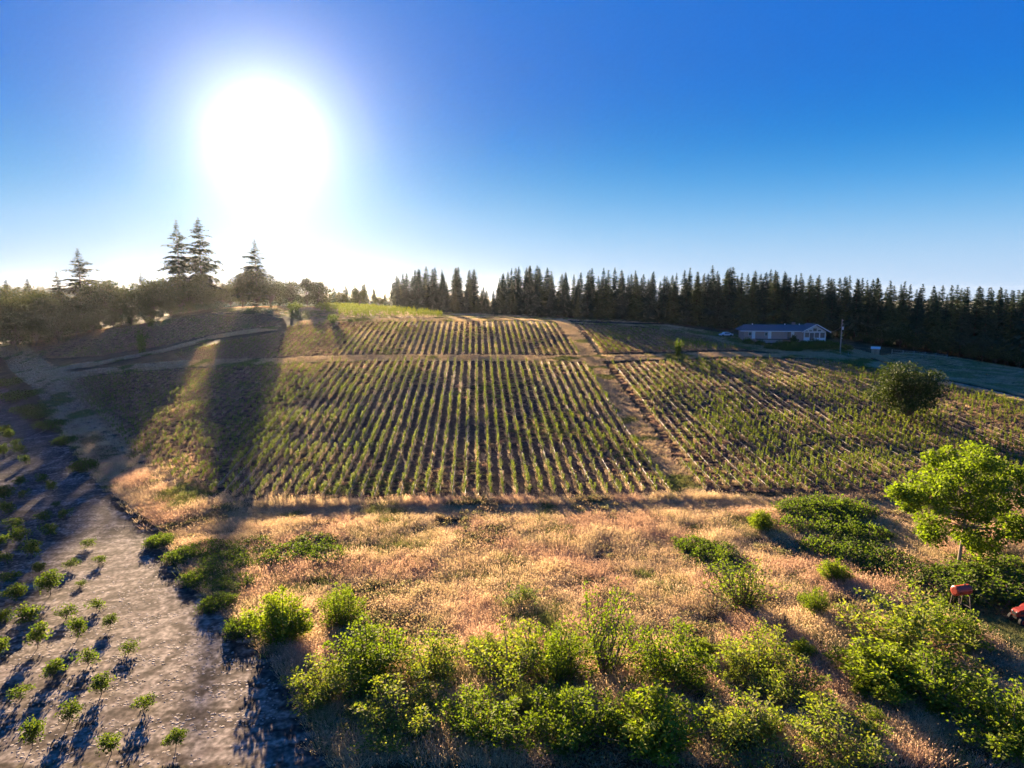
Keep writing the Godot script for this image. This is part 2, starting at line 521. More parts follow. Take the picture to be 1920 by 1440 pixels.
func box_of(poly: PackedVector2Array) -> Rect2:
	var r := Rect2(poly[0], Vector2.ZERO)
	for p in poly: r = r.expand(p)
	return r

func seen(p: Vector3, margin := 60.0) -> bool:    # leaves out ground cover that lies well outside any view near the camera's
	var d := -p.z
	if d < 30: return false
	return absf(p.x) < d * 0.86 + margin * 0.25

func cover() -> void:
	var tall_dry := [Scatter.new(), Scatter.new()]
	var short_dry := Scatter.new()
	var weeds := Scatter.new()
	var greens := Scatter.new()
	# meadow
	var tilled := [Z.lower, Z.upper, Z.shoulder, Z.wedge, Z.right, Z.right_upper, Z.plateau]
	var meadow := outline([[440, 950], [470, 940], [700, 940], [1280, 930], [1690, 930], [2050, 930], [2200, 1100], [2300, 1440], [610, 1440], [560, 1300], [500, 1225], [440, 1160], [390, 1110], [340, 1050], [310, 1000], [280, 970], [230, 930], [190, 880], [130, 800], [160, 800], [230, 860], [300, 910], [380, 940]])
	var r := box_of(meadow)
	for k in 90000:
		var p := Vector2(rnd(r.position.x, r.end.x), rnd(r.position.y, r.end.y))
		if not Geometry2D.is_point_in_polygon(p, meadow): continue
		var at := on(p.x, p.y)
		if not seen(at): continue
		var n1 := noise_c.get_noise_2d(p.x * 0.9, p.y * 0.9); var n2 := noise_a.get_noise_2d(p.x * 3.0, p.y * 3.0)
		if Geometry2D.is_point_in_polygon(p, Z.lawn):
			greens.add(at, rnd(0, TAU), rnd(0.5, 0.8), rnd(0.2, 0.35), shade_of([Color(0.15, 0.20, 0.07), Color(0.20, 0.21, 0.09)]))
			continue
		var rut := Geometry2D.is_point_in_polygon(p, Z.two_track) or Geometry2D.is_point_in_polygon(p, Z.headland)
		if n1 < -0.42 and rng.randf() < 0.75: continue           # thin spots
		if rut and rng.randf() < 0.8: continue
		var g := n2 + rnd(-0.25, 0.25)
		if g > 0.34: greens.add(at, rnd(0, TAU), rnd(0.8, 1.4), rnd(0.5, 1.1), shade_of(GREENISH))
		elif g < -0.42: weeds.add(at, rnd(0, TAU), rnd(0.8, 1.5), rnd(0.8, 1.5), shade_of(DULL))
		else:
			var h := (0.60 + 0.5 * n1 + 0.35 * n2 + rnd(-0.15, 0.15)) * (0.45 if rut else 1.0)
			tall_dry[k % 2].add(at, rnd(0, TAU), rnd(0.8, 1.3), h * 1.25, shade_of(STRAW if noise_b.get_noise_2d(p.x * 1.2, p.y * 1.2) > -0.12 else PINKISH, 0.25), rnd(-0.2, 0.2))
	# grass tracks
	for z in [[Z.headland, 5200, 0.4], [Z.cross, 5200, 0.55], [Z.aisle, 3000, 0.6], [Z.left_track, 5000, 0.6], [Z.left_line, 3600, 0.5], [Z.ridge_path, 2600, 0.5], [Z.pasture, 6500, 0.5], [strip(outline([[1550, 653], [1600, 664], [1660, 687], [1740, 704], [1830, 721], [1960, 751]]), 2.2), 1500, 0.55], [strip(outline([[1550, 658], [1600, 671], [1660, 695], [1740, 713], [1830, 732], [1960, 764]]), 2.5), 1800, 0.6], [Z.yard, 2500, 0.5]]:
		r = box_of(z[0])
		var placed := 0
		var tries := 0
		while placed < z[1] and tries < 200000:
			tries += 1
			var p := Vector2(rnd(r.position.x, r.end.x), rnd(r.position.y, r.end.y))
			if not Geometry2D.is_point_in_polygon(p, z[0]): continue
			placed += 1
			var col := shade_of(STRAW, 0.2)
			if z[0] == Z.pasture:
				col = shade_of([Color(0.30, 0.32, 0.13), Color(0.36, 0.35, 0.16), Color(0.46, 0.38, 0.20)] if noise_a.get_noise_2d(p.x * 3.0, p.y * 6.0) > 0.05 else STRAW, 0.35)
			elif noise_a.get_noise_2d(p.x * 3.0, p.y * 3.0) > 0.3: col = shade_of(GREENISH)
			short_dry.add(on(p.x, p.y), rnd(0, TAU), rnd(1.0, 1.7), rnd(0.6, 1.2) * z[2], col)
	# weeds over the tilled ground
	for z in [[Z.lower, 17000], [Z.upper, 7000], [Z.shoulder, 8000], [Z.wedge, 3500], [Z.right, 7000], [Z.right_upper, 5000]]:
		r = box_of(z[0])
		var placed := 0
		var tries := 0
		while placed < z[1] and tries < 200000:
			tries += 1
			var p := Vector2(rnd(r.position.x, r.end.x), rnd(r.position.y, r.end.y))
			if not Geometry2D.is_point_in_polygon(p, z[0]): continue
			placed += 1
			var g := noise_a.get_noise_2d(p.x * 1.4, p.y * 1.4) + rnd(-0.2, 0.2)
			var centre: bool = p.x > -42.0 - (p.y - 96.0) * 0.05 and p.x < 24.0
			if centre and g < 0.25: continue
			weeds.add(on(p.x, p.y), rnd(0, TAU), rnd(0.6, 1.2), rnd(0.35, 0.8), shade_of(RUST if g < 0.42 else GREENISH))
	# rough ground round the house, the crest and the orchard edge
	var rough := [[outline([[1060, 604], [1250, 610], [1390, 630], [1420, 645], [1560, 655], [1640, 690], [1530, 672], [1400, 655], [1320, 632], [1200, 612]]), 9000, 0.55], [outline([[60, 765], [110, 815], [180, 900], [245, 965], [300, 1025], [345, 1080], [405, 1140], [460, 1190], [520, 1250], [500, 1215], [430, 1140], [370, 1075], [320, 1010], [260, 950], [190, 880], [130, 800], [80, 750]]), 5000, 0.8], [outline([[560, 600], [845, 597], [1050, 600], [1250, 606], [1000, 594], [840, 585], [700, 578], [560, 575], [400, 580], [400, 588], [500, 588]]), 7000, 0.5]]
	for z in rough:
		r = box_of(z[0])
		for k in z[1] * 2:
			var p := Vector2(rnd(r.position.x, r.end.x), rnd(r.position.y, r.end.y))
			if not Geometry2D.is_point_in_polygon(p, z[0]): continue
			var g := noise_a.get_noise_2d(p.x * 2.0, p.y * 2.0) + rnd(-0.3, 0.3)
			short_dry.add(on(p.x, p.y), rnd(0, TAU), rnd(1.0, 1.8), rnd(0.6, 1.3) * z[2], shade_of(STRAW if g < 0.0 else GREENISH, 0.2))
	# pale dry grass under the vines of each row
	for row in ROWS:
		var d: float = row.from
		while d < row.to:
			var x: float = row.x + DRIFT * (d - 96.0) + rnd(-0.18, 0.18)
			if inside(Vector2(x, d), row.zones) and rng.randf() < row.grass: short_dry.add(on(x, d), rnd(0, TAU), rnd(0.55, 0.85), rnd(0.5, 0.95), shade_of(STRAW if rng.randf() < 0.85 else GREENISH, 0.2))
			d += rnd(0.35, 0.75)
	var clods := Scatter.new()
	for k in 7000:
		var u := rnd(-40, 520); var v := 1440.0 - 640.0 * pow(rng.randf(), 0.8)
		var g := on_ground_level(u, v)
		if Geometry2D.is_point_in_polygon(Vector2(g.x, -g.z), Z.orchard) and noise_c.get_noise_2d(g.x * 1.3, g.z * 4.0) > -0.1: clods.add(g, rnd(0, TAU), rnd(0.5, 1.4), rnd(0.12, 0.4), shade_of([Color(0.24, 0.19, 0.16), Color(0.19, 0.15, 0.125), Color(0.28, 0.225, 0.19)]))
	var parts := [
		["soil_clods", [clods.node("soil_clods", clod(), M.earth)], "loose clods of tilled pale earth between the orchard saplings", "soil"],
		["dry_grass", [tall_dry[0].node("tall_grass", tuft(46, 0.6, 0.95, 0.017, 0.55, 0.6), M.grass), tall_dry[1].node("tall_grass", tuft(42, 0.65, 1.0, 0.018, 0.45, 0.9), M.grass)], "tall pale straw coloured dry grass filling the meadow", "grass"],
		["short_grass", [short_dry.node("short_grass", tuft(26, 0.45, 0.8, 0.026, 0.35, 0.7), M.grass)], "short dry grass along the tracks, paths and vine rows", "grass"],
		["weeds", [weeds.node("weeds", weed(44, 0.6, 0.55, 0.2), M.grass)], "low brown and dull green weeds over the tilled soil", "weeds"],
		["green_grass", [greens.node("green_grass", tuft(36, 0.55, 0.8, 0.026, 0.15, 0.8), M.grass)], "patches of green grass and herbs within the dry meadow", "grass"]]
	for p in parts:
		if p[1].size() == 1:
			p[1][0].name = p[0]
			add_child(p[1][0])
			tag(p[1][0], p[2], p[3], "", "stuff")
		else:
			var o := base(p[0], Vector3.ZERO)
			tag(o, p[2], p[3], "", "stuff")
			for c in p[1]: o.add_child(c, true); tag(c, "", "", "", "stuff")

# ------------------------------------------------------------------ vineyard
var ROWS := []
const ORDINAL := ["first", "second", "third", "fourth", "fifth", "sixth", "seventh", "eighth", "ninth", "tenth", "eleventh", "twelfth", "thirteenth", "fourteenth", "fifteenth", "sixteenth", "seventeenth", "eighteenth", "nineteenth", "twentieth", "twenty-first", "twenty-second", "twenty-third", "twenty-fourth", "twenty-fifth", "twenty-sixth", "twenty-seventh", "twenty-eighth", "twenty-ninth", "thirtieth", "thirty-first", "thirty-second", "thirty-third", "thirty-fourth", "thirty-fifth", "thirty-sixth", "thirty-seventh", "thirty-eighth", "thirty-ninth", "fortieth", "forty-first", "forty-second", "forty-third", "forty-fourth", "forty-fifth"]

func lay_rows() -> void:
	for k in range(0, 95):
		var x := 22.0 - SPACING * k
		ROWS.append({"x": x, "from": 86.0, "to": 262.0, "zones": [Z.lower, Z.upper, Z.shoulder, Z.wedge], "grass": 0.95 if k < 36 else 0.5, "side": 0, "k": k})
	for k in range(0, 45):
		var x := 27.4 + SPACING * k
		ROWS.append({"x": x, "from": 84.0, "to": 262.0, "zones": [Z.right, Z.right_upper], "grass": 0.6, "side": 1, "k": k})

func hoses() -> void:      # a pale drip hose along each row
	var rubber := plain(paint(0.34, 0.29, 0.24), 0.6)
	for row in ROWS:
		if row.k > (36 if row.side == 0 else 34): continue
		var pts := []; var rad := []
		var d: float = row.from
		var zone: PackedVector2Array = row.zones[0]
		while d < row.to:
			var p := Vector2(row.x + DRIFT * (d - 96.0), d)
			if Geometry2D.is_point_in_polygon(p, zone):
				pts.append(on(p.x + 0.12 + rnd(-0.04, 0.04), d) + Vector3(0, 0.42 + rnd(-0.05, 0.05), 0)); rad.append(0.028)
			d += 2.5
		if pts.size() < 3: continue
		var s := Soup.new()
		s.tube(pts, rad, 5)
		var o := put(self, numbered("drip_hose"), s.mesh(), rubber)
		tag(o, "thin pale drip hose along the %s row off the grass aisle, %s" % [ORDINAL[row.k], "steep block" if row.side == 0 else "house-side block"], "hose", "drip hoses along the vine rows")

func vine_parts(variant: int) -> Array:
	var stem := Soup.new()
	var bark := Color(0.10, 0.07, 0.05)
	stem.tube([Vector3(0, -0.05, 0), Vector3(rnd(-0.05, 0.05), 0.4, rnd(-0.05, 0.05)), Vector3(rnd(-0.06, 0.06), 0.85, 0)], [0.028, 0.022, 0.018], 5, bark)
	var leaves := Soup.new()
	var pal := [Color(0.17, 0.23, 0.035), Color(0.21, 0.27, 0.04), Color(0.13, 0.19, 0.03), Color(0.25, 0.28, 0.05)]
	var shoots := 5 + variant
	for s in shoots:
		var p := Vector3(rnd(-0.06, 0.06), rnd(0.45, 0.9), rnd(-0.4, 0.4))
		var dir := Vector3(rnd(-0.16, 0.16), 1.0, rnd(-0.5, 0.5)).normalized()
		var n := rng.randi_range(8, 13)
		for k in n:
			p += dir * 0.105
			dir = (dir + Vector3(rnd(-0.16, 0.16), -0.05 if k > 7 else 0.0, rnd(-0.16, 0.16))).normalized()
			for t in 2:
				var out := (unit() * Vector3(1, 0.5, 1)).normalized()
				leaves.leaf(p, (out + Vector3(0, -0.25, 0)) * rnd(0.15, 0.24), out.cross(Vector3.UP + unit() * 0.5).normalized() * rnd(0.06, 0.10), shade_of(pal))
	var stake := Soup.new()
	stake.tube([Vector3(0.04, -0.05, 0), Vector3(0.04, 1.25, 0)], [0.018, 0.018], 5, Color.WHITE)
	return [stem.mesh(), leaves.mesh(), stake.mesh()]

func vines() -> void:
	var meshes := []
	for k in 4: meshes.append(vine_parts(k))
	var spots := []
	for row in ROWS:
		var d: float = row.from
		var nth := 0
		while d < row.to:
			d += 1.2
			var x: float = row.x + DRIFT * (d - 96.0)
			if not inside(Vector2(x, d), row.zones): continue
			nth += 1
			var vigour := noise_c.get_noise_2d(x * 0.5, d * 0.5)
			if rng.randf() < 0.10 + maxf(0.0, -vigour) * 0.6: continue
			var at := on(x + rnd(-0.1, 0.1), d + rnd(-0.2, 0.2))
			var size := clampf(0.74 + 0.4 * vigour + rnd(-0.22, 0.22) - (d - 96.0) * 0.0028, 0.3, 1.15)
			if row.side == 0 and row.k > 36: size *= 0.9
			spots.append({"at": at, "size": size, "row": row, "nth": nth, "show": size / (at - EYE).length() if absf(at.x / at.z) < 0.74 else 0.0, "turn": rnd(-0.35, 0.35) + (PI if rng.randf() < 0.5 else 0.0), "v": rng.randi() % 4})
	# the far sunlit block on the crest
	var r := box_of(Z.plateau)
	for k in 1500:
		var p := Vector2(rnd(r.position.x, r.end.x), rnd(r.position.y, r.end.y))
		if Geometry2D.is_point_in_polygon(p, Z.plateau): spots.append({"at": on(p.x, p.y), "size": rnd(0.9, 1.4), "row": null, "nth": 0, "show": 0.0, "turn": rnd(0, TAU), "v": rng.randi() % 4})
	spots.sort_custom(func(a, b): return a.show > b.show)
	var protos := []
	for k in 4:
		var o := Node3D.new()
		o.set_meta("stem", "grapevine")
		put(o, "trunk", meshes[k][0], M.bark); put(o, "foliage", meshes[k][1], M.vine); put(o, "stake", meshes[k][2], M.stake)
		protos.append(o)
	var rest := [Scatter.new(), Scatter.new(), Scatter.new(), Scatter.new()]
	for n in spots.size():
		var s = spots[n]
		if n < 300:
			var c := copy_of(protos[s.v], s.at, s.turn, Vector3(0.8, 1, 1) * s.size)
			var side := "steep block" if s.row.side == 0 else "house-side block"
			tag(c, "grapevine %d up from the meadow, %s row off the grass aisle, %s" % [s.nth, ORDINAL[mini(s.row.k, 44)], side], "grapevine", "grapevines at the lower ends of the vineyard rows")
		else: rest[s.v].add(s.at, s.turn, s.size, s.size, Color.WHITE)
	var o := base("vineyard_foliage", Vector3.ZERO)
	tag(o, "rows of small green grapevines running up the tilled hillside", "grapevines", "", "stuff")
	for k in 4:
		var c: MultiMeshInstance3D = rest[k].node("foliage", meshes[k][1], M.vine)
		o.add_child(c, true); tag(c, "", "", "", "stuff")
	var c2: MultiMeshInstance3D = rest[0].node("trunk", meshes[0][0], M.bark)
	o.add_child(c2, true); tag(c2, "", "", "", "stuff")
	for p in protos: p.free()

# ------------------------------------------------------------------ trees
func conifer_parts(tall: float, wide: float, clear: float, levels: int, per: int, ragged: float, pal: Array, shape := 0.8) -> Array:
	var t := Soup.new()
	var sway := Vector3(rnd(-0.3, 0.3), 0, rnd(-0.3, 0.3))
	t.tube([Vector3(0, -0.6, 0), Vector3(0, tall * 0.4, 0) + sway * 0.5, Vector3(0, tall * 0.99, 0) + sway], [tall * 0.014, tall * 0.009, 0.03], 7, Color(0.07, 0.052, 0.04))
	var s := Soup.new()
	for l in levels:
		var f := pow(float(l) / levels, 0.92)
		var y := tall * lerpf(clear, 0.995, f)
		var reach := wide * pow(1.0 - f, shape) * minf(1.0, 0.55 + f * 3.0) * rnd(1.0 - ragged, 1.0 + ragged * 0.6) + 0.12
		var a0 := rnd(0, TAU)
		for b in per:
			if rng.randf() < ragged * 0.35: continue
			var a := a0 + TAU * b / per + rnd(-0.3, 0.3)
			var out := Vector3(cos(a), 0, sin(a))
			var side := Vector3(-sin(a), 0, cos(a))
			var len := reach * rnd(0.7, 1.12)
			var start := Vector3(0, y + rnd(-0.3, 0.3), 0) + sway * (y / tall)
			var rise := lerpf(-0.22, 0.45, f) + rnd(-0.12, 0.12)
			var steps := 6
			for k in range(1, steps + 1):
				var q := float(k) / steps
				var p := start + out * len * q + Vector3(0, len * (rise * q - 0.28 * q * q), 0)
				var size := (0.22 + 0.42 * len * (1.05 - q * 0.75)) * rnd(0.8, 1.2)
				for e in [-1, 1]:
					var d: Vector3 = (out * rnd(0.5, 0.9) + side * e * rnd(0.6, 1.0) + Vector3(0, rnd(-0.55, 0.0), 0)).normalized()
					s.leaf(p, d * size, d.cross(Vector3.UP + unit() * 0.6).normalized() * size * 0.30, shade_of(pal))
				if k % 2 == 0: s.leaf(p, (Vector3(0, -1, 0) + out * 0.4 + unit() * 0.3) * size * 0.6, side * size * 0.25, shade_of(pal))
			s.leaf(start + out * len * 0.25, out * len * 0.85 + Vector3(0, len * (rise - 0.28) * 0.9, 0), side * (0.04 + len * 0.05), shade_of(pal))
	return [t.mesh(), s.mesh()]

# a broadleaf crown: limbs to clumps of leaves; every clump is a loose ball of leaf-sized faces
func broadleaf_parts(tall: float, wide: float, bole: float, clumps: int, leaves: int, size: float, pal: Array, thick: float, flat := 1.0, gap := 0.0) -> Array:
	var t := Soup.new()
	var s := Soup.new()
	var wood := Color(0.11, 0.085, 0.065)
	var fork := Vector3(rnd(-0.03, 0.03) * tall, tall * (bole + 0.12), rnd(-0.03, 0.03) * tall)
	t.tube([Vector3(0, -0.4, 0), fork * Vector3(0.4, 0.5, 0.4), fork, Vector3(fork.x * 1.5, tall * 0.8, fork.z * 1.5)], [thick * 1.2, thick, thick * 0.8, thick * 0.25], 8, wood)
	var mid := Vector3(0, tall * (bole + (1.0 - bole) * 0.5), 0)
	var half := Vector3(wide * 0.5, tall * (1.0 - bole) * 0.5 * flat, wide * 0.5)
	for k in clumps:
		var d := unit()
		if d.y < -0.55 and rng.randf() < 0.6: d.y = -d.y
		var far := pow(rng.randf(), 0.45) * rnd(0.75, 1.12)
		var c := mid + d * half * far * (1.0 - gap * rng.randf())
		var r := wide * rnd(0.10, 0.18)
		var knee := fork.lerp(c, 0.5) + Vector3(0, rnd(0.0, 0.08) * tall, 0)
		t.tube([fork * rnd(0.85, 1.0), knee, c], [thick * 0.32, thick * 0.18, thick * 0.06], 5, wood)
		for l in leaves:
			var u := unit()
			var at := c + u * r * pow(rng.randf(), 0.4) * Vector3(1.25, 0.75, 1.25)
			var dir := (u + unit() * 0.9 + Vector3(0, -0.2, 0)).normalized()
			s.leaf(at, dir * size * rnd(0.7, 1.3), dir.cross(unit()).normalized() * size * rnd(0.3, 0.42), shade_of(pal))
	return [t.mesh(), s.mesh()]

# the maple: clumps placed as its crown shows, at varied depth through the crown
func maple_parts(pal: Array) -> Array:
	var t := Soup.new(); var s := Soup.new()
	var wood := Color(0.22, 0.18, 0.14)
	var k := 71.0 / FOCAL
	var fork := Vector3(0.25, 4.6, 0)
	t.tube([Vector3(0, -0.4, 0), Vector3(0.1, 2.2, 0), fork, Vector3(0.1, 8.5, 0.2), Vector3(0.3, 11.5, 0)], [0.2, 0.16, 0.14, 0.08, 0.03], 9, wood)
	for q in [[1000, 220], [1070, 180], [1160, 190], [1230, 230], [1300, 225], [1330, 290], [1400, 260], [1420, 330], [950, 300], [900, 330], [1050, 310], [1150, 330], [1250, 340], [960, 420], [900, 430], [805, 400], [760, 395], [830, 470], [1050, 420], [1150, 430], [1240, 430], [1330, 390], [1000, 500], [935, 560], [920, 620], [960, 645], [1100, 520], [1200, 510], [1280, 520], [1230, 600], [1250, 680], [1240, 735], [1080, 590], [1400, 530], [1440, 570], [1470, 610], [1440, 630], [1195, 690], [1110, 250], [1000, 360], [1200, 280], [1100, 370], [1290, 440], [1380, 390], [1040, 250], [1180, 150], [880, 380]]:
		var flat := Vector3((q[0] - 1130) / 3.0 * k, (850 - q[1]) / 3.0 * k, 0)
		var deep := sqrt(maxf(0.05, 1.0 - pow((flat.x - 0.3) / 6.4, 2.0) - pow((flat.y - 8.0) / 5.6, 2.0))) * 4.8
		for twin in 3:
			var c := flat + Vector3(rnd(-0.3, 0.3), rnd(-0.3, 0.3), rnd(-deep, deep))
			var knee := fork.lerp(c, 0.5) + Vector3(0, rnd(0.1, 0.7), 0)
			t.tube([fork.lerp(Vector3(0.1, 8.5, 0.2), clampf((c.y - 6.0) / 6.0, 0, 0.9)), knee, c], [0.05, 0.035, 0.012], 5, wood)
			for l in 150:
				var u := unit()
				var at := c + u * rnd(0.75, 1.0) * pow(rng.randf(), 0.4) * Vector3(1.05, 0.85, 1.05)
				var dir := (u + unit() * 0.8 + Vector3(0, -0.25, 0)).normalized()
				s.leaf(at, dir * rnd(0.2, 0.36), dir.cross(unit()).normalized() * rnd(0.09, 0.15), shade_of(pal))
	return [t.mesh(), s.mesh()]

# a shrub: many stems from the ground, leaves thick along the upper two thirds of each
func shrub_parts(tall: float, wide: float, stems: int, size: float, density: int, pal: Array, upright := 0.6) -> Array:
	var t := Soup.new()
	var s := Soup.new()
	for k in stems:
		var a := rnd(0, TAU)
		var lean := pow(rng.randf(), 0.7) * wide * 0.5
		var tip := Vector3(cos(a) * lean, tall * rnd(0.6, 1.0) * (1.0 - upright * 0.8 * pow(lean / (wide * 0.5), 2.0)), sin(a) * lean)
		var foot := Vector3(cos(a), 0, sin(a)) * rnd(0.0, wide * 0.12) - Vector3(0, 0.15, 0)
		var knee := foot.lerp(tip, 0.5) + Vector3(rnd(-0.1, 0.1) * wide, rnd(0.0, 0.12) * tall, rnd(-0.1, 0.1) * wide)
		t.tube([foot, knee, tip], [0.05, 0.03, 0.01], 5, Color(0.12, 0.09, 0.07))
		var n := 9
		for j in range(1, n + 1):
			var q := float(j) / n
			var p := foot.lerp(knee, q * 2.0) if q < 0.5 else knee.lerp(tip, q * 2.0 - 1.0)
			var r := wide * 0.15 * (1.15 - q * 0.8) * rnd(0.7, 1.3)
			var c := p + unit() * r * 0.5
			for l in density:
				var u := unit()
				var at := c + u * r * pow(rng.randf(), 0.5)
				var dir := (u * 0.8 + unit() * 0.7 + Vector3(0, 0.35, 0)).normalized()
				s.leaf(at, dir * size * rnd(0.7, 1.35), dir.cross(unit()).normalized() * size * 0.32, shade_of(pal))
	return [t.mesh(), s.mesh()]

func bramble_parts(wide: float, tall: float, canes: int, size: float, pal: Array) -> Array:
	var t := Soup.new()
	var s := Soup.new()
	for k in canes:
		var a := rnd(0, TAU)
		var far := wide * 0.5 * pow(rng.randf(), 0.6)
		var foot := Vector3(cos(a), 0, sin(a)) * far * 0.55 + Vector3(0, -0.1, 0)
		var out := Vector3(cos(a + rnd(-0.8, 0.8)), 0, sin(a + rnd(-0.8, 0.8)))
		var top := foot + out * wide * 0.16 + Vector3(0, tall * rnd(0.6, 1.05) * (1.05 - 0.55 * far / (wide * 0.5)), 0)
		var tip := top + out * wide * rnd(0.1, 0.22) - Vector3(0, tall * rnd(0.15, 0.5), 0)
		t.tube([foot, top, tip], [0.02, 0.016, 0.008], 4, Color(0.13, 0.07, 0.06))
		for j in 26:
			var q := rng.randf()
			var p := foot.lerp(top, q * 2.0) if q < 0.5 else top.lerp(tip, q * 2.0 - 1.0)
			var d := (unit() + Vector3(0, 0.5, 0)).normalized()
			s.leaf(p + unit() * 0.28, d * size * rnd(0.7, 1.3), d.cross(unit()).normalized() * size * 0.36, shade_of(pal))
	return [t.mesh(), s.mesh()]

func proto(stem: String, parts: Array, leaf: Material, names := ["trunk", "crown"]) -> Node3D:
	var o := Node3D.new()
	o.set_meta("stem", stem)
	put(o, names[0], parts[0], M.bark); put(o, names[1], parts[1], leaf)
	return o

func top_height(v: float, depth: float) -> float: return on_ray(960, v, depth).y

func stand(p: Node3D, natural: float, u: float, depth: float, top_v: float, wide := 1.0) -> Node3D:  # a tree on the ground at a depth, as tall as it shows
	var x := ray(u, top_v).x * depth
	var y := height(x, -depth)
	var k := maxf(0.25, (top_height(top_v, depth) - y) / natural)
	return copy_of(p, Vector3(x, y, -depth), rnd(0, TAU), Vector3(k * wide, k, k * wide))

func lookup(table: Array, u: float) -> float:
	for k in table.size() - 1:
		if u <= table[k + 1][0]: return lerpf(table[k][1], table[k + 1][1], clampf((u - table[k][0]) / (table[k + 1][0] - table[k][0]), 0, 1))
	return table[-1][1]

func woods() -> void:
	var dark := [Color(0.038, 0.076, 0.046), Color(0.032, 0.066, 0.044), Color(0.046, 0.086, 0.050)]
	var mild := [Color(0.068, 0.110, 0.046), Color(0.056, 0.096, 0.044), Color(0.085, 0.118, 0.048)]
	var firs := []
	for k in 5: firs.append(proto("conifer_tree", conifer_parts(25, rnd(6.2, 8.0), 0.03, 36, 8, 0.3, dark if k < 3 else mild, 0.95), M.needle))
	var bare := []
	for k in 3: bare.append(proto("plantation_conifer", conifer_parts(25, rnd(5.8, 7.2), 0.15, 30, 8, 0.3, dark if k < 2 else mild, 0.95), M.needle))
	# the dark wood along the ridge and behind the house
	var tops := [[735, 535], [752, 515], [770, 507], [800, 500], [830, 505], [862, 499], [890, 506], [903, 528], [918, 545], [932, 530], [945, 506], [958, 500], [1000, 497], [1050, 507], [1090, 503], [1150, 500], [1200, 508], [1260, 512], [1300, 502], [1325, 497], [1400, 503], [1460, 507], [1530, 516], [1600, 516], [1700, 526], [1800, 534], [1920, 541], [2100, 548]]
	var depths := [[735, 305], [900, 298], [935, 285], [1100, 272], [1250, 262], [1400, 252], [1550, 240], [1700, 228], [1800, 222], [1920, 216], [2100, 205]]
	var last := 0.0
	for row in 5:
		var u := 740.0 + row * 4.0
		while u < 2040.0:
			var depth := lookup(depths, u) + row * 7.5 + rnd(-2.5, 2.5)
			var v := lookup(tops, u) + absf(rng.randfn(0.0, 7.0)) - 3.0 + (rnd(4, 24) if rng.randf() < 0.4 else 0.0)
			if row == 0 and rng.randf() < 0.4 and u < 1500: v += rnd(8, 35)
			if depth > 0.0:
				var far_right := u > 1520
				var p: Node3D = bare[rng.randi() % 3] if far_right and row < 4 else firs[rng.randi() % 5 if rng.randf() < 0.6 else rng.randi() % 4]
				var c := stand(p, 25.0, u, depth, v, rnd(0.8, 1.2))
				var look := ("paler green " if p == firs[3] or p == firs[4] or p == bare[2] else "dark ") + ("front-row " if row == 0 else "") + ("conifer topping its neighbours " if v < lookup(tops, u) + 1.0 else ("conifer shorter than its neighbours " if v > lookup(tops, u) + 12.0 else "conifer "))
				var where := "in the plantation behind the pasture" if far_right else ("in the wood behind the house" if u > 1330 else ("in the wood beyond the vineyard crest" if u > 920 else "in the clump behind the far vine block"))
				tag(c, look + where, "conifer", look + where)
			u += rnd(17, 27) * (1.0 if row < 2 else 1.2)
	# undergrowth trees at the foot of the wood
	var scrub := []
	for k in 4: scrub.append(proto("woodland_shrub", broadleaf_parts(7, 7.5, 0.02, 26, 70, 0.42, [Color(0.045, 0.070, 0.028), Color(0.06, 0.085, 0.03), Color(0.035, 0.06, 0.028)], 0.1), M.leaf))
	for q in [[945, 588, 12], [985, 590, 10], [1010, 592, 12], [1060, 596, 9], [1100, 600, 11], [1150, 603, 13], [1205, 607, 14], [1260, 612, 13], [1300, 617, 11], [1340, 622, 10], [1590, 640, 24], [1618, 636, 26], [1655, 628, 36], [1690, 625, 36], [1715, 640, 26], [1760, 650, 20], [1820, 655, 22], [1870, 660, 24], [1915, 664, 26], [1560, 645, 14], [1578, 642, 22], [1605, 645, 26], [1635, 640, 30], [1670, 648, 24]]:
		var depth := lookup(depths, q[0]) - 6.0
		var c := stand(scrub[rng.randi() % 4], 7.0, q[0], depth, q[1] - q[2] * 0.45, rnd(0.9, 1.3))
		tag(c, "dull green scrub tree at the foot of the dark conifers", "tree", "scrub trees along the foot of the wood")
	for q in [[372, 590, 262], [392, 588, 262], [412, 585, 263], [345, 594, 262], [320, 596, 263], [300, 600, 263], [270, 603, 264], [240, 607, 266], [205, 612, 268], [170, 618, 268], [130, 624, 268], [90, 630, 268], [50, 636, 268], [15, 642, 268], [560, 574, 300], [600, 573, 305], [530, 574, 300]]:
		var c := stand(scrub[rng.randi() % 4], 7.0, q[0], q[2], q[1] - 20.0, rnd(1.0, 1.5))
		tag(c, "low scrub tree filling the edge of the broadleaf wood above the vines", "tree", "scrub along the broadleaf wood")
	# farther stand left of the clump
	for row in 3:
		var u := 596.0 + row * 5
		while u < 748.0:
			var depth := 420.0 + row * 25.0 + rnd(-5, 5)
			var c := stand(firs[rng.randi() % 4], 25.0, u, depth, lookup([[596, 528], [640, 530], [690, 528], [705, 536], [720, 545], [735, 520], [750, 510]], u) + rnd(0, 16), rnd(0.9, 1.3))
			tag(c, "distant conifer in the hazy stand beyond the oaks", "conifer", "conifers of the hazy distant stand")
			u += rnd(14, 22)
	# the wooded hill far behind: one mass
	var mass := Scatter.new()
	for k in 900:
		var depth := rnd(700, 1050)
		var u := rnd(360, 660)
		var x := ray(u, 545).x * depth
		var s := rnd(0.7, 1.15)
		mass.add(Vector3(x, height(x, -depth) - 0.5, -depth), rnd(0, TAU), s * 1.2, s, Color.WHITE)
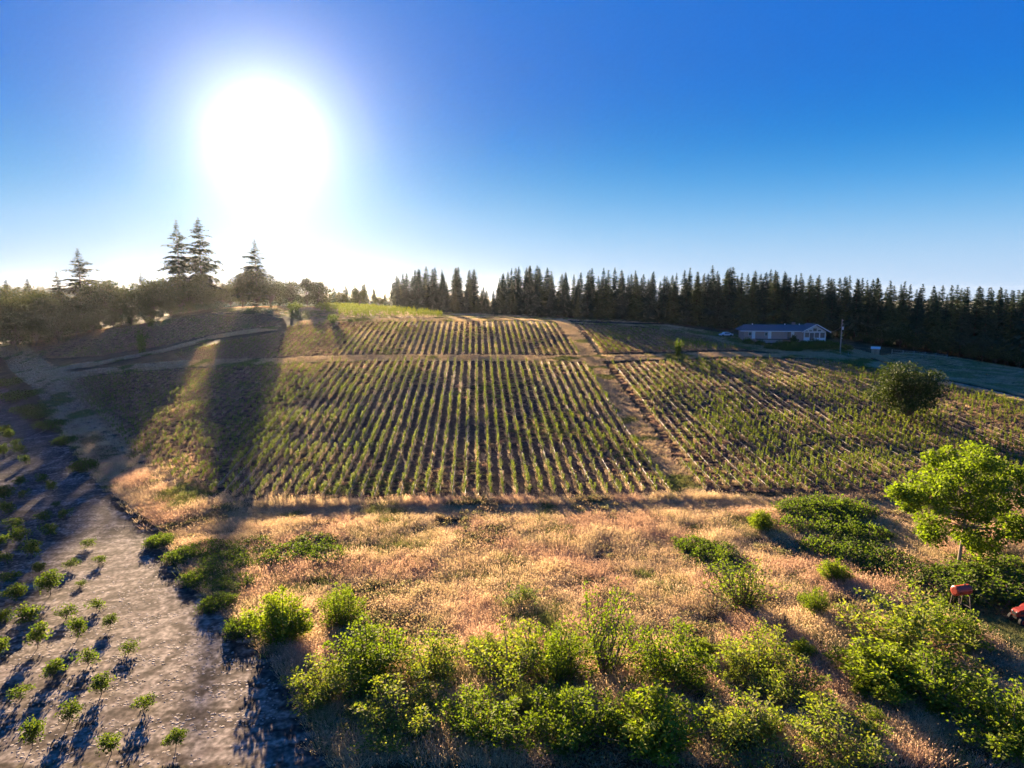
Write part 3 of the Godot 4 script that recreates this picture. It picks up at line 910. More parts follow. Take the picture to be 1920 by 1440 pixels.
	for k in 700:
		var depth := rnd(1450, 1800)
		var u := rnd(-60, 330)
		var x := ray(u, 545).x * depth
		var s := rnd(0.6, 0.95)
		mass.add(Vector3(x, height(x, -depth) - 0.5, -depth), rnd(0, TAU), s * 1.8, s, Color.WHITE)
	var fm: Mesh = conifer_parts(24, 5.5, 0.03, 18, 7, 0.25, dark)[1]
	var mass_node := mass.node("far_forest", fm, M.needle)
	add_child(mass_node)
	tag(mass_node, "far wooded hill fading into haze behind the oaks", "forest", "", "stuff")
	# the lone tall firs
	var grand := []
	for k in 3: grand.append(proto("tall_fir", conifer_parts(36, 11.5, 0.10, 36, 7, 0.6, [Color(0.05, 0.055, 0.03), Color(0.04, 0.05, 0.028)]), M.needle))
	for q in [[330, 288, 409, 1.0, "tall ragged fir, broader of the towering pair"], [371, 284, 404, 0.9, "tall ragged fir, higher of the towering pair"], [476, 276, 446, 1.15, "lone fir rising out of the round oak on the crest"], [146, 320, 463, 1.3, "wide fir standing above the low broadleaf wood"], [106, 335, 508, 1.1, "small fir beside the wide fir above the broadleaf wood"], [263, 300, 510, 1.0, "short fir poking out of the broadleaf trees"], [50, 420, 520, 1.0, "thin distant fir tip above the low wood"], [10, 420, 522, 1.0, "lowest distant fir tip at the edge of the low wood"]]:
		var c := stand(grand[rng.randi() % 3], 36.0, q[0], q[1], q[2], q[3])
		tag(c, q[4], "fir tree", "lone firs on the skyline")
	# broadleaf trees left
	var olive := [Color(0.085, 0.095, 0.034), Color(0.07, 0.085, 0.032), Color(0.10, 0.10, 0.04), Color(0.06, 0.075, 0.03)]
	var oaks := []
	for k in 5: oaks.append(proto("broadleaf_tree", broadleaf_parts(16, rnd(13, 16), 0.02, 60, 90, 0.62, olive, 0.35), M.leaf))
	for q in [[-130, 262, 545], [-70, 285, 545], [-20, 270, 548], [30, 300, 540], [15, 268, 560], [70, 280, 548], [110, 300, 545], [95, 268, 565], [150, 282, 552], [190, 310, 528], [180, 272, 566], [205, 300, 523], [235, 290, 535], [225, 270, 560], [270, 282, 524], [300, 276, 518], [285, 268, 548], [335, 276, 516], [350, 268, 530], [375, 276, 518], [395, 270, 540], [415, 292, 530], [452, 274, 516], [478, 272, 506], [506, 275, 520], [545, 300, 524], [575, 288, 524], [598, 284, 530], [672, 330, 540], [712, 335, 556], [640, 345, 548], [430, 300, 535], [525, 320, 530], [25, 255, 580], [62, 258, 585], [105, 256, 588], [140, 262, 585], [172, 264, 588], [210, 264, 585], [245, 266, 575], [280, 262, 575], [318, 262, 565], [355, 262, 562], [392, 264, 562]]:
		var c := stand(oaks[rng.randi() % 5], 16.0, q[0], q[1], q[2], rnd(0.9, 1.25))
		if q[0] < 260: tag(c, "olive green broadleaf tree in the low wood below the wide fir", "tree", "broadleaf trees of the low wood")
		elif q[0] < 425: tag(c, "broadleaf tree crowding the foot of the towering firs", "tree", "broadleaf trees round the towering firs")
		elif q[0] < 620: tag(c, "round oak on the crest of the hill", "tree", "oaks on the crest")
		else: tag(c, "rounded tree standing behind the sunlit far vine block", "tree", "rounded trees behind the far vine block")
	for p in firs + bare + scrub + grand + oaks: p.free()

func single_trees() -> void:
	# the young maple
	var green := [Color(0.17, 0.22, 0.028), Color(0.13, 0.18, 0.026), Color(0.20, 0.25, 0.032), Color(0.11, 0.15, 0.025)]
	var at := on_ground(1796, 1068)
	var m := proto("maple_tree", maple_parts(green), M.lush)
	var c := copy_of(m, at, 0.0, Vector3(1, 1, 1))
	tag(c, "bright green young maple with a slim pale trunk above the hedge", "maple tree")
	m.free()
	# the round tree in the vineyard
	at = on_ground(1700, 792)
	m = proto("round_tree", broadleaf_parts(10.8, 12.0, 0.0, 70, 170, 0.38, [Color(0.055, 0.078, 0.022), Color(0.075, 0.095, 0.026), Color(0.045, 0.065, 0.02)], 0.25), M.leaf)
	c = copy_of(m, at, 1.0, Vector3(1, 1, 1))
	tag(c, "dense rounded dark green tree alone among the vine rows", "tree")
	m.free()
	m = proto("upright_shrub", shrub_parts(4.6, 3.2, 16, 0.3, 9, [Color(0.13, 0.17, 0.03), Color(0.10, 0.14, 0.03)], 0.3), M.lush, ["stems", "foliage"])
	c = copy_of(m, on_ground(1273, 668), 0.3, Vector3(1, 1, 1))
	tag(c, "small yellow green upright shrub where the cross track meets the house field", "shrub")
	c = copy_of(m, on_ground(268, 662), 1.3, Vector3(1.3, 1.6, 1.3)); tag(c, "tall narrow dark shrub among the shaded vines of the hill shoulder", "shrub")
	c = copy_of(m, on_ground(283, 612), 2.3, Vector3(1.1, 0.8, 1.1)); tag(c, "small dark shrub near the upper edge of the shaded shoulder", "shrub")
	c = copy_of(m, on_ground(624, 606), 2.9, Vector3(1.2, 0.7, 1.2)); tag(c, "small dark bush at the corner of the sunlit far vine block", "shrub")
	c = copy_of(m, on_ground(552, 586), 2.9, Vector3(1.8, 0.9, 1.8)); tag(c, "spreading sunlit bush on the bare crest below the oaks", "shrub")
	m.free()

func bushes() -> void:
	var bright := [Color(0.20, 0.245, 0.03), Color(0.165, 0.215, 0.027), Color(0.235, 0.265, 0.04)]
	var middle := [Color(0.135, 0.18, 0.027), Color(0.105, 0.15, 0.025), Color(0.165, 0.205, 0.03), Color(0.18, 0.215, 0.036)]
	var mixed := [Color(0.18, 0.22, 0.045), Color(0.20, 0.22, 0.05), Color(0.14, 0.18, 0.04), Color(0.24, 0.23, 0.08)]
	var kinds := []
	for k in 2: kinds.append(proto("bush", shrub_parts(4.0, 4.0, 34, 0.19, 20, bright, 0.75), M.lush, ["stems", "foliage"]))
	for k in 4: kinds.append(proto("bush", shrub_parts(4.0, 5.0, 30 - 4 * k, 0.17, 20, middle if k < 2 else mixed, 0.75 + 0.06 * k), M.lush, ["stems", "foliage"]))
	kinds.append(proto("bush", shrub_parts(5.0, 4.6, 24, 0.15, 10, middle, 0.3), M.lush, ["stems", "foliage"]))
	# [kind, u, foot v, width px, height px, label]
	for q in [
		[0, 525, 1200, 96, 104, "rounded bright yellow green bush next to the bare orchard earth"],
		[2, 638, 1172, 78, 92, "compact mid green bush standing clear in the dry meadow"],
		[3, 690, 1268, 150, 120, "wide dark bush spreading in front of the compact bush"],
		[4, 812, 1275, 130, 105, "loose bush between the wide dark bush and the big leafy one"],
		[5, 955, 1278, 150, 130, "big leafy bush between two looser ones in the bush line"],
		[2, 1050, 1270, 120, 120, "leafy bush leaning on the tall spired bush"],
		[6, 1135, 1262, 130, 190, "tall bush with a pointed spire above the bush line"],
		[3, 1262, 1272, 135, 125, "spreading bush just past the tall spired bush"],
		[6, 1390, 1135, 125, 118, "wispy see-through bush in the dry grass by a bramble patch"],
		[5, 1425, 1265, 125, 110, "tangled bush below the wispy see-through bush"],
		[2, 1528, 1150, 50, 58, "small dark bush alone beyond the wispy bush"],
		[4, 1690, 1222, 170, 125, "large yellow green bush facing the shaded lawn"],
		[1, 1650, 1290, 130, 90, "bright low bush under the large lawn-side bush"],
		[5, 1490, 1310, 120, 80, "low tangled bush between two brighter ones"],
		[3, 1775, 1198, 110, 72, "low bush at the end of the bush line beside the lawn"],
		[1, 1560, 1088, 48, 44, "little bright bush beside the bramble mounds"],
		[1, 1424, 992, 46, 44, "tiny bright bush alone in the upper meadow"],
		[6, 975, 1135, 90, 46, "low sparse bush in mid meadow behind the big leafy bush"],
		[4, 600, 1310, 120, 90, "bush by the orchard corner under the bright rounded bush"],
		[5, 740, 1370, 150, 110, "broad bush in the second line below the wide dark bush"],
		[3, 900, 1390, 150, 110, "broad bush in the second line below the loose bush"],
		[2, 1070, 1385, 150, 120, "broad bush in the second line below the leaning bush"],
		[0, 1230, 1400, 140, 120, "bright bush in the second line below the spreading bush"],
		[4, 1390, 1400, 150, 120, "broad bush in the second line below the tangled bush"],
		[5, 1570, 1410, 150, 110, "broad bush in the second line below the bright low bush"],
		[3, 1760, 1330, 150, 110, "broad bush near the foot of the lawn"],
		[2, 1900, 1400, 150, 110, "broad bush past the foot of the lawn"]]:
		var at := on_ground(q[1], q[2])
		var px := (at - EYE).length() / FOCAL
		var nat := Vector2(4.0, 4.0) if q[0] < 2 else (Vector2(5.0, 4.0) if q[0] < 6 else Vector2(4.6, 5.0))
		var w: float = q[3] * px / nat.x
		var c := copy_of(kinds[q[0]], at, rnd(0, TAU), Vector3(w * 1.22, q[4] * px * 0.86 / nat.y, w * 1.22))
		c.rotate_object_local(Vector3.RIGHT, rnd(-0.12, 0.12))
		tag(c, q[5], "bush", "bushes across the dry meadow")
	for k in 34:
		var u := rnd(560, 1850); var v := rnd(1215, 1420)
		if u > 1700 and v < 1290: continue
		var at := on_ground(u, v)
		var w := rnd(0.28, 0.62)
		var c := copy_of(kinds[1 + rng.randi() % 6], at, rnd(0, TAU), Vector3(w * 1.2, w * rnd(0.7, 1.1), w * 1.2))
		tag(c, "small leafy shrub tucked between the larger bushes of the meadow foot", "shrub", "small shrubs between the meadow bushes")
	var twig := proto("dry_shrub", shrub_parts(3.0, 3.6, 30, 0.12, 2, [Color(0.26, 0.20, 0.13), Color(0.20, 0.17, 0.11), Color(0.16, 0.17, 0.07)], 0.5), M.leaf, ["stems", "foliage"])
	for q in [[1330, 1215], [1465, 1190], [1580, 1240], [770, 1230], [880, 1235], [1180, 1205], [1600, 1170], [650, 1240], [1340, 1150], [1740, 1250]]:
		var at := on_ground(q[0], q[1])
		var w := rnd(0.6, 0.95)
		var c := copy_of(twig, at, rnd(0, TAU), Vector3(w, w * 0.9, w))
		tag(c, "bare twiggy grey brown shrub among the green bushes", "shrub", "twiggy shrubs among the bushes")
	twig.free()
	for p in kinds: p.free()
	# brambles and hedges
	var berry := [Color(0.10, 0.14, 0.03), Color(0.12, 0.155, 0.032), Color(0.08, 0.12, 0.028)]
	var mounds := []
	for k in 3: mounds.append(proto("bramble_mound", bramble_parts(5, 1.5, 120, 0.2, berry), M.lush, ["canes", "foliage"]))
	for k in 2: mounds.append(proto("bramble_mound", bramble_parts(5, 1.5, 120, 0.2, berry), M.lush, ["canes", "foliage"]))
	for q in [
		["patch by the orchard", [[385, 1035, 70], [425, 1062, 85], [440, 1100, 70], [475, 1030, 80], [540, 1045, 80], [590, 1022, 80], [615, 1048, 70], [395, 1090, 60]], 0, 0.75],
		["small patch in mid meadow", [[1300, 1030, 60], [1345, 1040, 70], [1330, 1050, 60]], 1, 1.0],
		["broad patch at the two-track", [[1500, 962, 75], [1550, 958, 85], [1590, 965, 75], [1515, 990, 80], [1570, 998, 85], [1620, 1010, 75]], 3, 1.25],
		["long hedge under the maple", [[1570, 1035, 90], [1620, 1045, 95], [1655, 1060, 95], [1700, 1075, 100], [1740, 1095, 110], [1785, 1105, 115], [1835, 1100, 115], [1875, 1105, 120], [1925, 1115, 120], [1970, 1120, 120], [1870, 1078, 115], [1915, 1085, 115]], 1, 1.0],
		["scrub along the curving grassy track", [[40, 745, 55], [62, 770, 50], [82, 780, 45], [100, 800, 45], [20, 720, 50], [125, 830, 34], [160, 880, 34]], 3, 1.1],
		["weedy bank of the orchard", [[300, 1020, 40], [340, 1050, 45], [370, 1090, 45], [410, 1140, 50], [455, 1185, 55]], 0, 0.8],
		["shrubby bank below the house", [[1480, 653, 30], [1500, 651, 34], [1520, 654, 28], [1540, 653, 28], [1465, 651, 24], [1445, 655, 20], [1425, 648, 16], [1402, 645, 16], [1558, 652, 26], [1512, 648, 24], [1530, 648, 24], [1548, 647, 24], [1490, 658, 26], [1472, 658, 22], [1580, 655, 26]], 2, 1.35]]:
		for p in q[1]:
			var at := on_ground(p[0], p[1])
			var w: float = p[2] * (at - EYE).length() / FOCAL / 5.0
			var c := copy_of(mounds[q[2] + (rng.randi() % 2 if q[2] != 2 else 0)], at, rnd(0, TAU), Vector3(w * 1.15, q[3] * rnd(0.85, 1.2), w * 1.15))
			tag(c, "leafy bramble mound in the " + q[0], "brambles", "bramble mounds, " + q[0])
	for p in mounds: p.free()

func orchard() -> void:
	var pal := [Color(0.075, 0.11, 0.025), Color(0.10, 0.135, 0.028), Color(0.055, 0.085, 0.022), Color(0.13, 0.15, 0.03)]
	var kinds := []
	for k in 5: kinds.append(proto("orchard_sapling", broadleaf_parts(1.5 + 0.15 * k, 1.9, 0.05 + 0.03 * k, 18 + 6 * k, 24, 0.17, pal, 0.03), M.lush, ["trunk", "foliage"]))
	var n := 0
	for q in [[6, 855, 30], [39, 849, 26], [48, 869, 26], [81, 904, 25], [37, 911, 24], [45, 932, 26], [96, 922, 24], [9, 939, 36], [105, 948, 20], [15, 964, 36], [80, 978, 36], [122, 971, 34], [29, 990, 38], [93, 1005, 34], [38, 1018, 40], [1, 1022, 34], [165, 1024, 32], [60, 1046, 40], [9, 1057, 38], [133, 1064, 32], [188, 1054, 26], [76, 1076, 28], [22, 1092, 40], [151, 1097, 20], [95, 1114, 42], [29, 1127, 44], [182, 1142, 36], [125, 1158, 44], [57, 1169, 48], [208, 1175, 32], [147, 1194, 46], [71, 1213, 50], [242, 1222, 42], [166, 1245, 48], [2, 1230, 44], [100, 1270, 46], [2, 1172, 40], [12, 814, 20], [17, 825, 22], [30, 837, 22], [190, 1300, 46], [40, 1310, 48], [270, 1330, 46], [130, 1350, 48], [330, 1400, 46], [210, 1410, 48], [60, 1400, 48]]:
		var at := on_ground(q[0], q[1] + 2)
		var w: float = q[2] * (at - EYE).length() / FOCAL / 2.45
		var c := copy_of(kinds[rng.randi() % 5], at, rnd(0, TAU), Vector3(w, w * rnd(0.75, 1.1), w * rnd(0.8, 1.1)))
		c.position.y -= 0.06
		tag(c, ("small thin orchard sapling on bare tilled earth" if q[2] < 30 else "leafy waist-high orchard sapling on bare tilled earth"), "sapling", "thin orchard saplings" if q[2] < 30 else "leafy orchard saplings")
		n += 1
	for p in kinds: p.free()

# ------------------------------------------------------------------ house and farm things
func solid(parent: Node, called: String, boxes: Array, mat: Material) -> MeshInstance3D:
	var s := Soup.new()
	for b in boxes: s.box(b[0], b[1])
	return put(parent, called, s.mesh(), mat)

func slab(parent: Node, called: String, pts: Array, thick: float, mat: Material) -> MeshInstance3D:  # a flat panel through four corners, with thickness
	var s := Soup.new()
	var n: Vector3 = (pts[1] - pts[0]).cross(pts[3] - pts[0]).normalized() * thick
	if n.y < 0: n = -n
	var q := []
	for p in pts: q.append(p + n)
	s.quad(q[0], q[1], q[2], q[3], Color.WHITE); s.quad(pts[3], pts[2], pts[1], pts[0], Color.WHITE)
	for k in 4: s.quad(pts[k], pts[(k + 1) % 4], q[(k + 1) % 4], q[k], Color.WHITE)
	return put(parent, called, s.mesh(), mat)

func wood_grain(col: Color, rough := 0.8) -> StandardMaterial3D:
	var m := plain(col, rough)
	var nt := NoiseTexture2D.new()
	nt.width = 256; nt.height = 256; nt.seamless = true
	var n := FastNoiseLite.new()
	n.seed = 31; n.frequency = 0.03; n.fractal_octaves = 4
	nt.noise = n
	var g := Gradient.new()
	g.set_color(0, Color(0.72, 0.72, 0.72)); g.set_color(1, Color(1, 1, 1))
	nt.color_ramp = g
	m.albedo_texture = nt
	m.uv1_triplanar = true
	m.uv1_scale = Vector3(0.6, 0.6, 0.6)
	return m

func buildings() -> void:
	var siding := wood_grain(paint(0.55, 0.40, 0.36)); var trim := plain(paint(0.72, 0.73, 0.75), 0.6)
	var shingle := wood_grain(paint(0.10, 0.13, 0.16), 0.9)
	var glass := plain(paint(0.05, 0.10, 0.13), 0.08); glass.metallic_specular = 0.8
	var concrete := wood_grain(paint(0.50, 0.50, 0.50), 0.9); var dark := plain(paint(0.03, 0.035, 0.045), 0.6)
	var brick := wood_grain(paint(0.33, 0.25, 0.22), 0.9)
	# the house: long wing along x, glazed gable wing at its end; origin at the front left foot of the wing
	var left := on_ray(1392, 636, 222); var right := on_ray(1545, 637, 219)
	var y := 0.5 * (left.y + right.y) + 0.2
	var house := base("ranch_house", Vector3(left.x, y, left.z), atan2(-(right.z - left.z), right.x - left.x))
	house.scale = Vector3(0.95, 1, 1)
	tag(house, "long low pink ranch house with blue grey roof and glazed white gable end", "house")
	var L := 20.6
	solid(house, "wall", [[Vector3(0.4, -1.0, -8.0), Vector3(L, 2.55, 0.0)]], siding)
	var eave := 2.5; var ridge := 4.3
	var rf := slab(house, "roof", [Vector3(-0.9, eave, 0.9), Vector3(L + 0.4, eave, 0.9), Vector3(L + 0.4, ridge, -4.0), Vector3(1.2, ridge, -4.0)], 0.14, shingle)
	var s := Soup.new()
	s.tri(Vector3(-0.9, eave + 0.1, 0.9), Vector3(1.2, ridge + 0.1, -4.0), Vector3(-0.9, eave + 0.1, -8.9), Color.WHITE)
	put(rf, "hip", s.mesh(), shingle)
	slab(house, "roof", [Vector3(L + 0.4, eave, -8.9), Vector3(-0.9, eave, -8.9), Vector3(1.2, ridge, -4.0), Vector3(L + 0.4, ridge, -4.0)], 0.14, shingle)
	solid(house, "fascia", [[Vector3(-0.95, eave - 0.16, 0.86), Vector3(L - 1.2, eave + 0.1, 0.98)]], trim)
	solid(rf, "chimney", [[Vector3(17.2, 3.6, -4.6), Vector3(18.3, 5.2, -3.9)]], brick)
	for x in [3.8, 14.6, 19.4]: solid(rf, "roof_vent", [[Vector3(x, 3.9, -3.9), Vector3(x + 0.3, 4.75, -3.6)]], trim)
	for x in [3.1, 8.4, 15.9]: solid(house, "white_panel", [[Vector3(x, 0.02, 0.003), Vector3(x + 1.05, 2.45, 0.07)]], trim)
	for w in [[1.9, 0.9, 1.1, 1.2], [7.3, 0.9, 1.0, 1.2], [14.8, 0.0, 1.0, 2.2]]:
		var f := solid(house, "window" if w[1] > 0.5 else "door", [[Vector3(w[0], w[1], 0.003), Vector3(w[0] + w[2], w[1] + w[3], 0.05)]], trim if w[1] > 0.5 else dark)
		solid(f, "pane", [[Vector3(w[0] + 0.08, w[1] + 0.08, 0.053), Vector3(w[0] + w[2] - 0.08, w[1] + w[3] - 0.08, 0.06)]], glass)
	# deck edge and the concrete basement wall below it
	solid(house, "deck", [[Vector3(4.3, -0.2, 0.0), Vector3(16.2, 0.0, 1.6)]], dark)
	solid(house, "basement_wall", [[Vector3(5.2, -2.6, 0.2), Vector3(12.8, -0.203, 1.3)]], concrete)
	# gable wing
	var g0 := L - 0.6; var g1 := L + 6.4; var gm := (g0 + g1) * 0.5; var gt := 4.75
	solid(house, "wing_wall", [[Vector3(g0, -1.2, -7.6), Vector3(g1, 2.5, 0.55)]], trim)
	s = Soup.new()
	s.tri(Vector3(g0, 2.5, 0.55), Vector3(gm, gt - 0.25, 0.55), Vector3(g1, 2.5, 0.55), Color.WHITE)
	put(house, "gable", s.mesh(), trim)
	for e in [-1, 1]:
		var edge: float = gm + e * 4.6
		slab(house, "roof", [Vector3(edge, 2.3, 1.9), Vector3(gm, gt, 1.9), Vector3(gm, gt, -8.4), Vector3(edge, 2.3, -8.4)], 0.12, shingle)
		slab(house, "bargeboard", [Vector3(edge, 2.14, 2.05), Vector3(gm, gt - 0.14, 2.05), Vector3(gm, gt - 0.14, 1.903), Vector3(edge, 2.14, 1.903)], 0.3, trim)
	for w in [[g0 + 0.2, 0.5, 1.5, 1.7], [g0 + 3.3, 0.4, 1.6, 1.8], [g0 + 5.1, 0.4, 1.6, 1.8], [g0 + 1.4, 2.45, 1.2, 0.5], [g0 + 2.75, 2.45, 1.3, 1.1], [g0 + 4.2, 2.45, 1.2, 0.6]]:
		var f := solid(house, "window", [[Vector3(w[0], w[1], 0.553), Vector3(w[0] + w[2], w[1] + w[3], 0.62)]], trim)
		solid(f, "pane", [[Vector3(w[0] + 0.09, w[1] + 0.09, 0.623), Vector3(w[0] + w[2] - 0.09, w[1] + w[3] - 0.09, 0.64)]], glass)
	var d := solid(house, "door", [[Vector3(g0 + 1.85, -0.3, 0.553), Vector3(g0 + 3.15, 2.05, 0.63)]], dark)
	solid(d, "pane", [[Vector3(g0 + 1.95, 0.0, 0.633), Vector3(g0 + 3.05, 1.95, 0.65)]], glass)
	# bush in front of the wing
	var bp := proto("bush", shrub_parts(2.6, 3.2, 18, 0.3, 8, [Color(0.05, 0.075, 0.025), Color(0.065, 0.09, 0.03)], 0.8), M.leaf, ["stems", "foliage"])
	var c := copy_of(bp, on_ray(1488, 636, 219), 0.0, Vector3(1, 1, 1)); c.position.y = height(c.position.x, c.position.z)
	tag(c, "round dark bush against the pink house wall", "bush")
	bp.free()
	# parked car beside the house
	var at := on_ray(1361, 634, 231)
	at.y = height(at.x, at.z)
	var car := base("parked_car", at, 0.1)
	tag(car, "white car parked beside the ranch house", "car")
	var white := plain(paint(0.75, 0.77, 0.8), 0.3); var rubber := plain(paint(0.02, 0.02, 0.02), 0.9)
	s = Soup.new()
	var prof := [[-2.2, 0.35], [-2.25, 0.75], [-1.3, 0.9], [-0.75, 1.4], [0.75, 1.42], [1.5, 0.95], [2.2, 0.85], [2.25, 0.35]]
	for k in prof.size():
		var a = prof[k]; var b = prof[(k + 1) % prof.size()]
		s.quad(Vector3(a[0], a[1], 0.85), Vector3(b[0], b[1], 0.85), Vector3(b[0], b[1], -0.85), Vector3(a[0], a[1], -0.85), Color.WHITE)
		for e in [-0.85, 0.85]: s.tri(Vector3(0, 0.6, e), Vector3(a[0], a[1], e), Vector3(b[0], b[1], e), Color.WHITE)
	put(car, "body", s.mesh(), white)
	for e in [-0.88, 0.853]: solid(car, "side_window", [[Vector3(-0.8, 0.95, e), Vector3(0.9, 1.3, e + 0.03)]], glass)
	for x in [-1.4, 1.4]:
		for e in [-0.75, 0.75]:
			s = Soup.new()
			s.tube([Vector3(x, 0.33, e - 0.13), Vector3(x, 0.33, e + 0.13)], [0.33, 0.33], 14)
			put(car, "wheel", s.mesh(), rubber)
	# utility pole and the wire to the house
	var foot := on_ray(1575, 664, 205); foot.y = height(foot.x, foot.z)
	var timber := wood_grain(paint(0.50, 0.44, 0.38))
	var pole := base("utility_pole", foot)
	tag(pole, "pale wooden utility pole wired to the house", "utility pole")
	s = Soup.new(); s.tube([Vector3(0, -0.5, 0), Vector3(0, 10.4, 0)], [0.16, 0.11], 10)
	put(pole, "post", s.mesh(), timber)
	solid(pole, "meter_box", [[Vector3(0.14, 7.2, -0.15), Vector3(0.5, 8.1, 0.2)]], trim)
	for yy in [10.0, 8.9, 6.2, 4.6]:
		s = Soup.new(); s.tube([Vector3(0.1, yy, 0.0), Vector3(0.36, yy + 0.05, 0.02)], [0.05, 0.07], 6)
		put(pole, "insulator", s.mesh(), trim)
	var wire := MeshInstance3D.new()
	s = Soup.new()
	var wa := foot + Vector3(0, 8.2, 0); var wb: Vector3 = house.transform * Vector3(gm + 4.4, 2.5, 1.8)
	var pts := []; var rad := []
	for k in 11:
		var t := k / 10.0
		pts.append(wa.lerp(wb, t) - Vector3(0, 1.6 * t * (1.0 - t), 0)); rad.append(0.025)
	s.tube(pts, rad, 5)
	wire.mesh = s.mesh(); wire.name = "service_wire"
	wire.set_surface_override_material(0, plain(paint(0.5, 0.45, 0.4), 0.5)); add_child(wire)
	tag(wire, "thin wire sagging from the utility pole to the house gable", "wire")
	# little pump house
	at = on_ground(1641, 664)
	var shed := base("pump_shed", at, -0.5)
	tag(shed, "tiny tan pump shed with a pale lean-to roof by the driveway", "shed")
	var tan := wood_grain(paint(0.40, 0.34, 0.22))
	s = Soup.new()
	s.box(Vector3(-1.1, -0.3, -0.9), Vector3(1.1, 1.6, 0.9))
	put(shed, "wall", s.mesh(), tan)
	slab(shed, "roof", [Vector3(-1.3, 1.6, 1.15), Vector3(1.3, 1.6, 1.15), Vector3(1.3, 2.25, 0.0), Vector3(-1.3, 2.25, 0.0)], 0.07, plain(paint(0.45, 0.5, 0.52), 0.5))
	slab(shed, "roof", [Vector3(1.3, 1.6, -1.15), Vector3(-1.3, 1.6, -1.15), Vector3(-1.3, 2.25, 0.0), Vector3(1.3, 2.25, 0.0)], 0.07, plain(paint(0.45, 0.5, 0.52), 0.5))
	solid(shed, "door", [[Vector3(-0.35, 0.0, 0.903), Vector3(0.4, 1.5, 0.94)]], wood_grain(paint(0.30, 0.25, 0.17)))
	# pasture fence posts
	var a0 := on_ground(1672, 664); var a1 := on_ground(1775, 674)
	var fence := base("wire_fence", a0)
	tag(fence, "sagging wire fence on grey posts between pasture and dark wood", "fence")
	var tops := []
	for k in 6:
		var p := a0.lerp(a1, k / 5.0); p.y = height(p.x, p.z)
		s = Soup.new(); s.tube([p - a0 - Vector3(0, 0.3, 0), p - a0 + Vector3(0.05, 1.5, 0)], [0.08, 0.075], 6)
		put(fence, "post", s.mesh(), timber)
		tops.append(p - a0)
	for hh in [0.6, 1.3]:
		var line := []; var rr := []
		for p in tops: line.append(p + Vector3(0.04, hh, 0.1)); rr.append(0.012)
		s = Soup.new(); s.tube(line, rr, 4)
		put(fence, "wire", s.mesh(), trim)
	# a post at the driveway
	at = on_ground(1590, 668)
	var post := base("marker_post", at)
	tag(post, "short leaning post at the top of the driveway", "post")
	s = Soup.new(); s.tube([Vector3(0, -0.2, 0), Vector3(0.05, 1.1, 0)], [0.1, 0.09], 7); put(post, "shaft", s.mesh(), timber)
	solid(post, "cap", [[Vector3(-0.08, 1.1, -0.12), Vector3(0.18, 1.18, 0.12)]], timber)
	farm()

func ring(s: Soup, c: Vector3, axis: Vector3, r: float, half: float, sides := 20) -> void:
	s.tube([c - axis * half, c - axis * half * 0.8, c + axis * half * 0.8, c + axis * half], [r * 0.9, r, r, r * 0.9], sides)

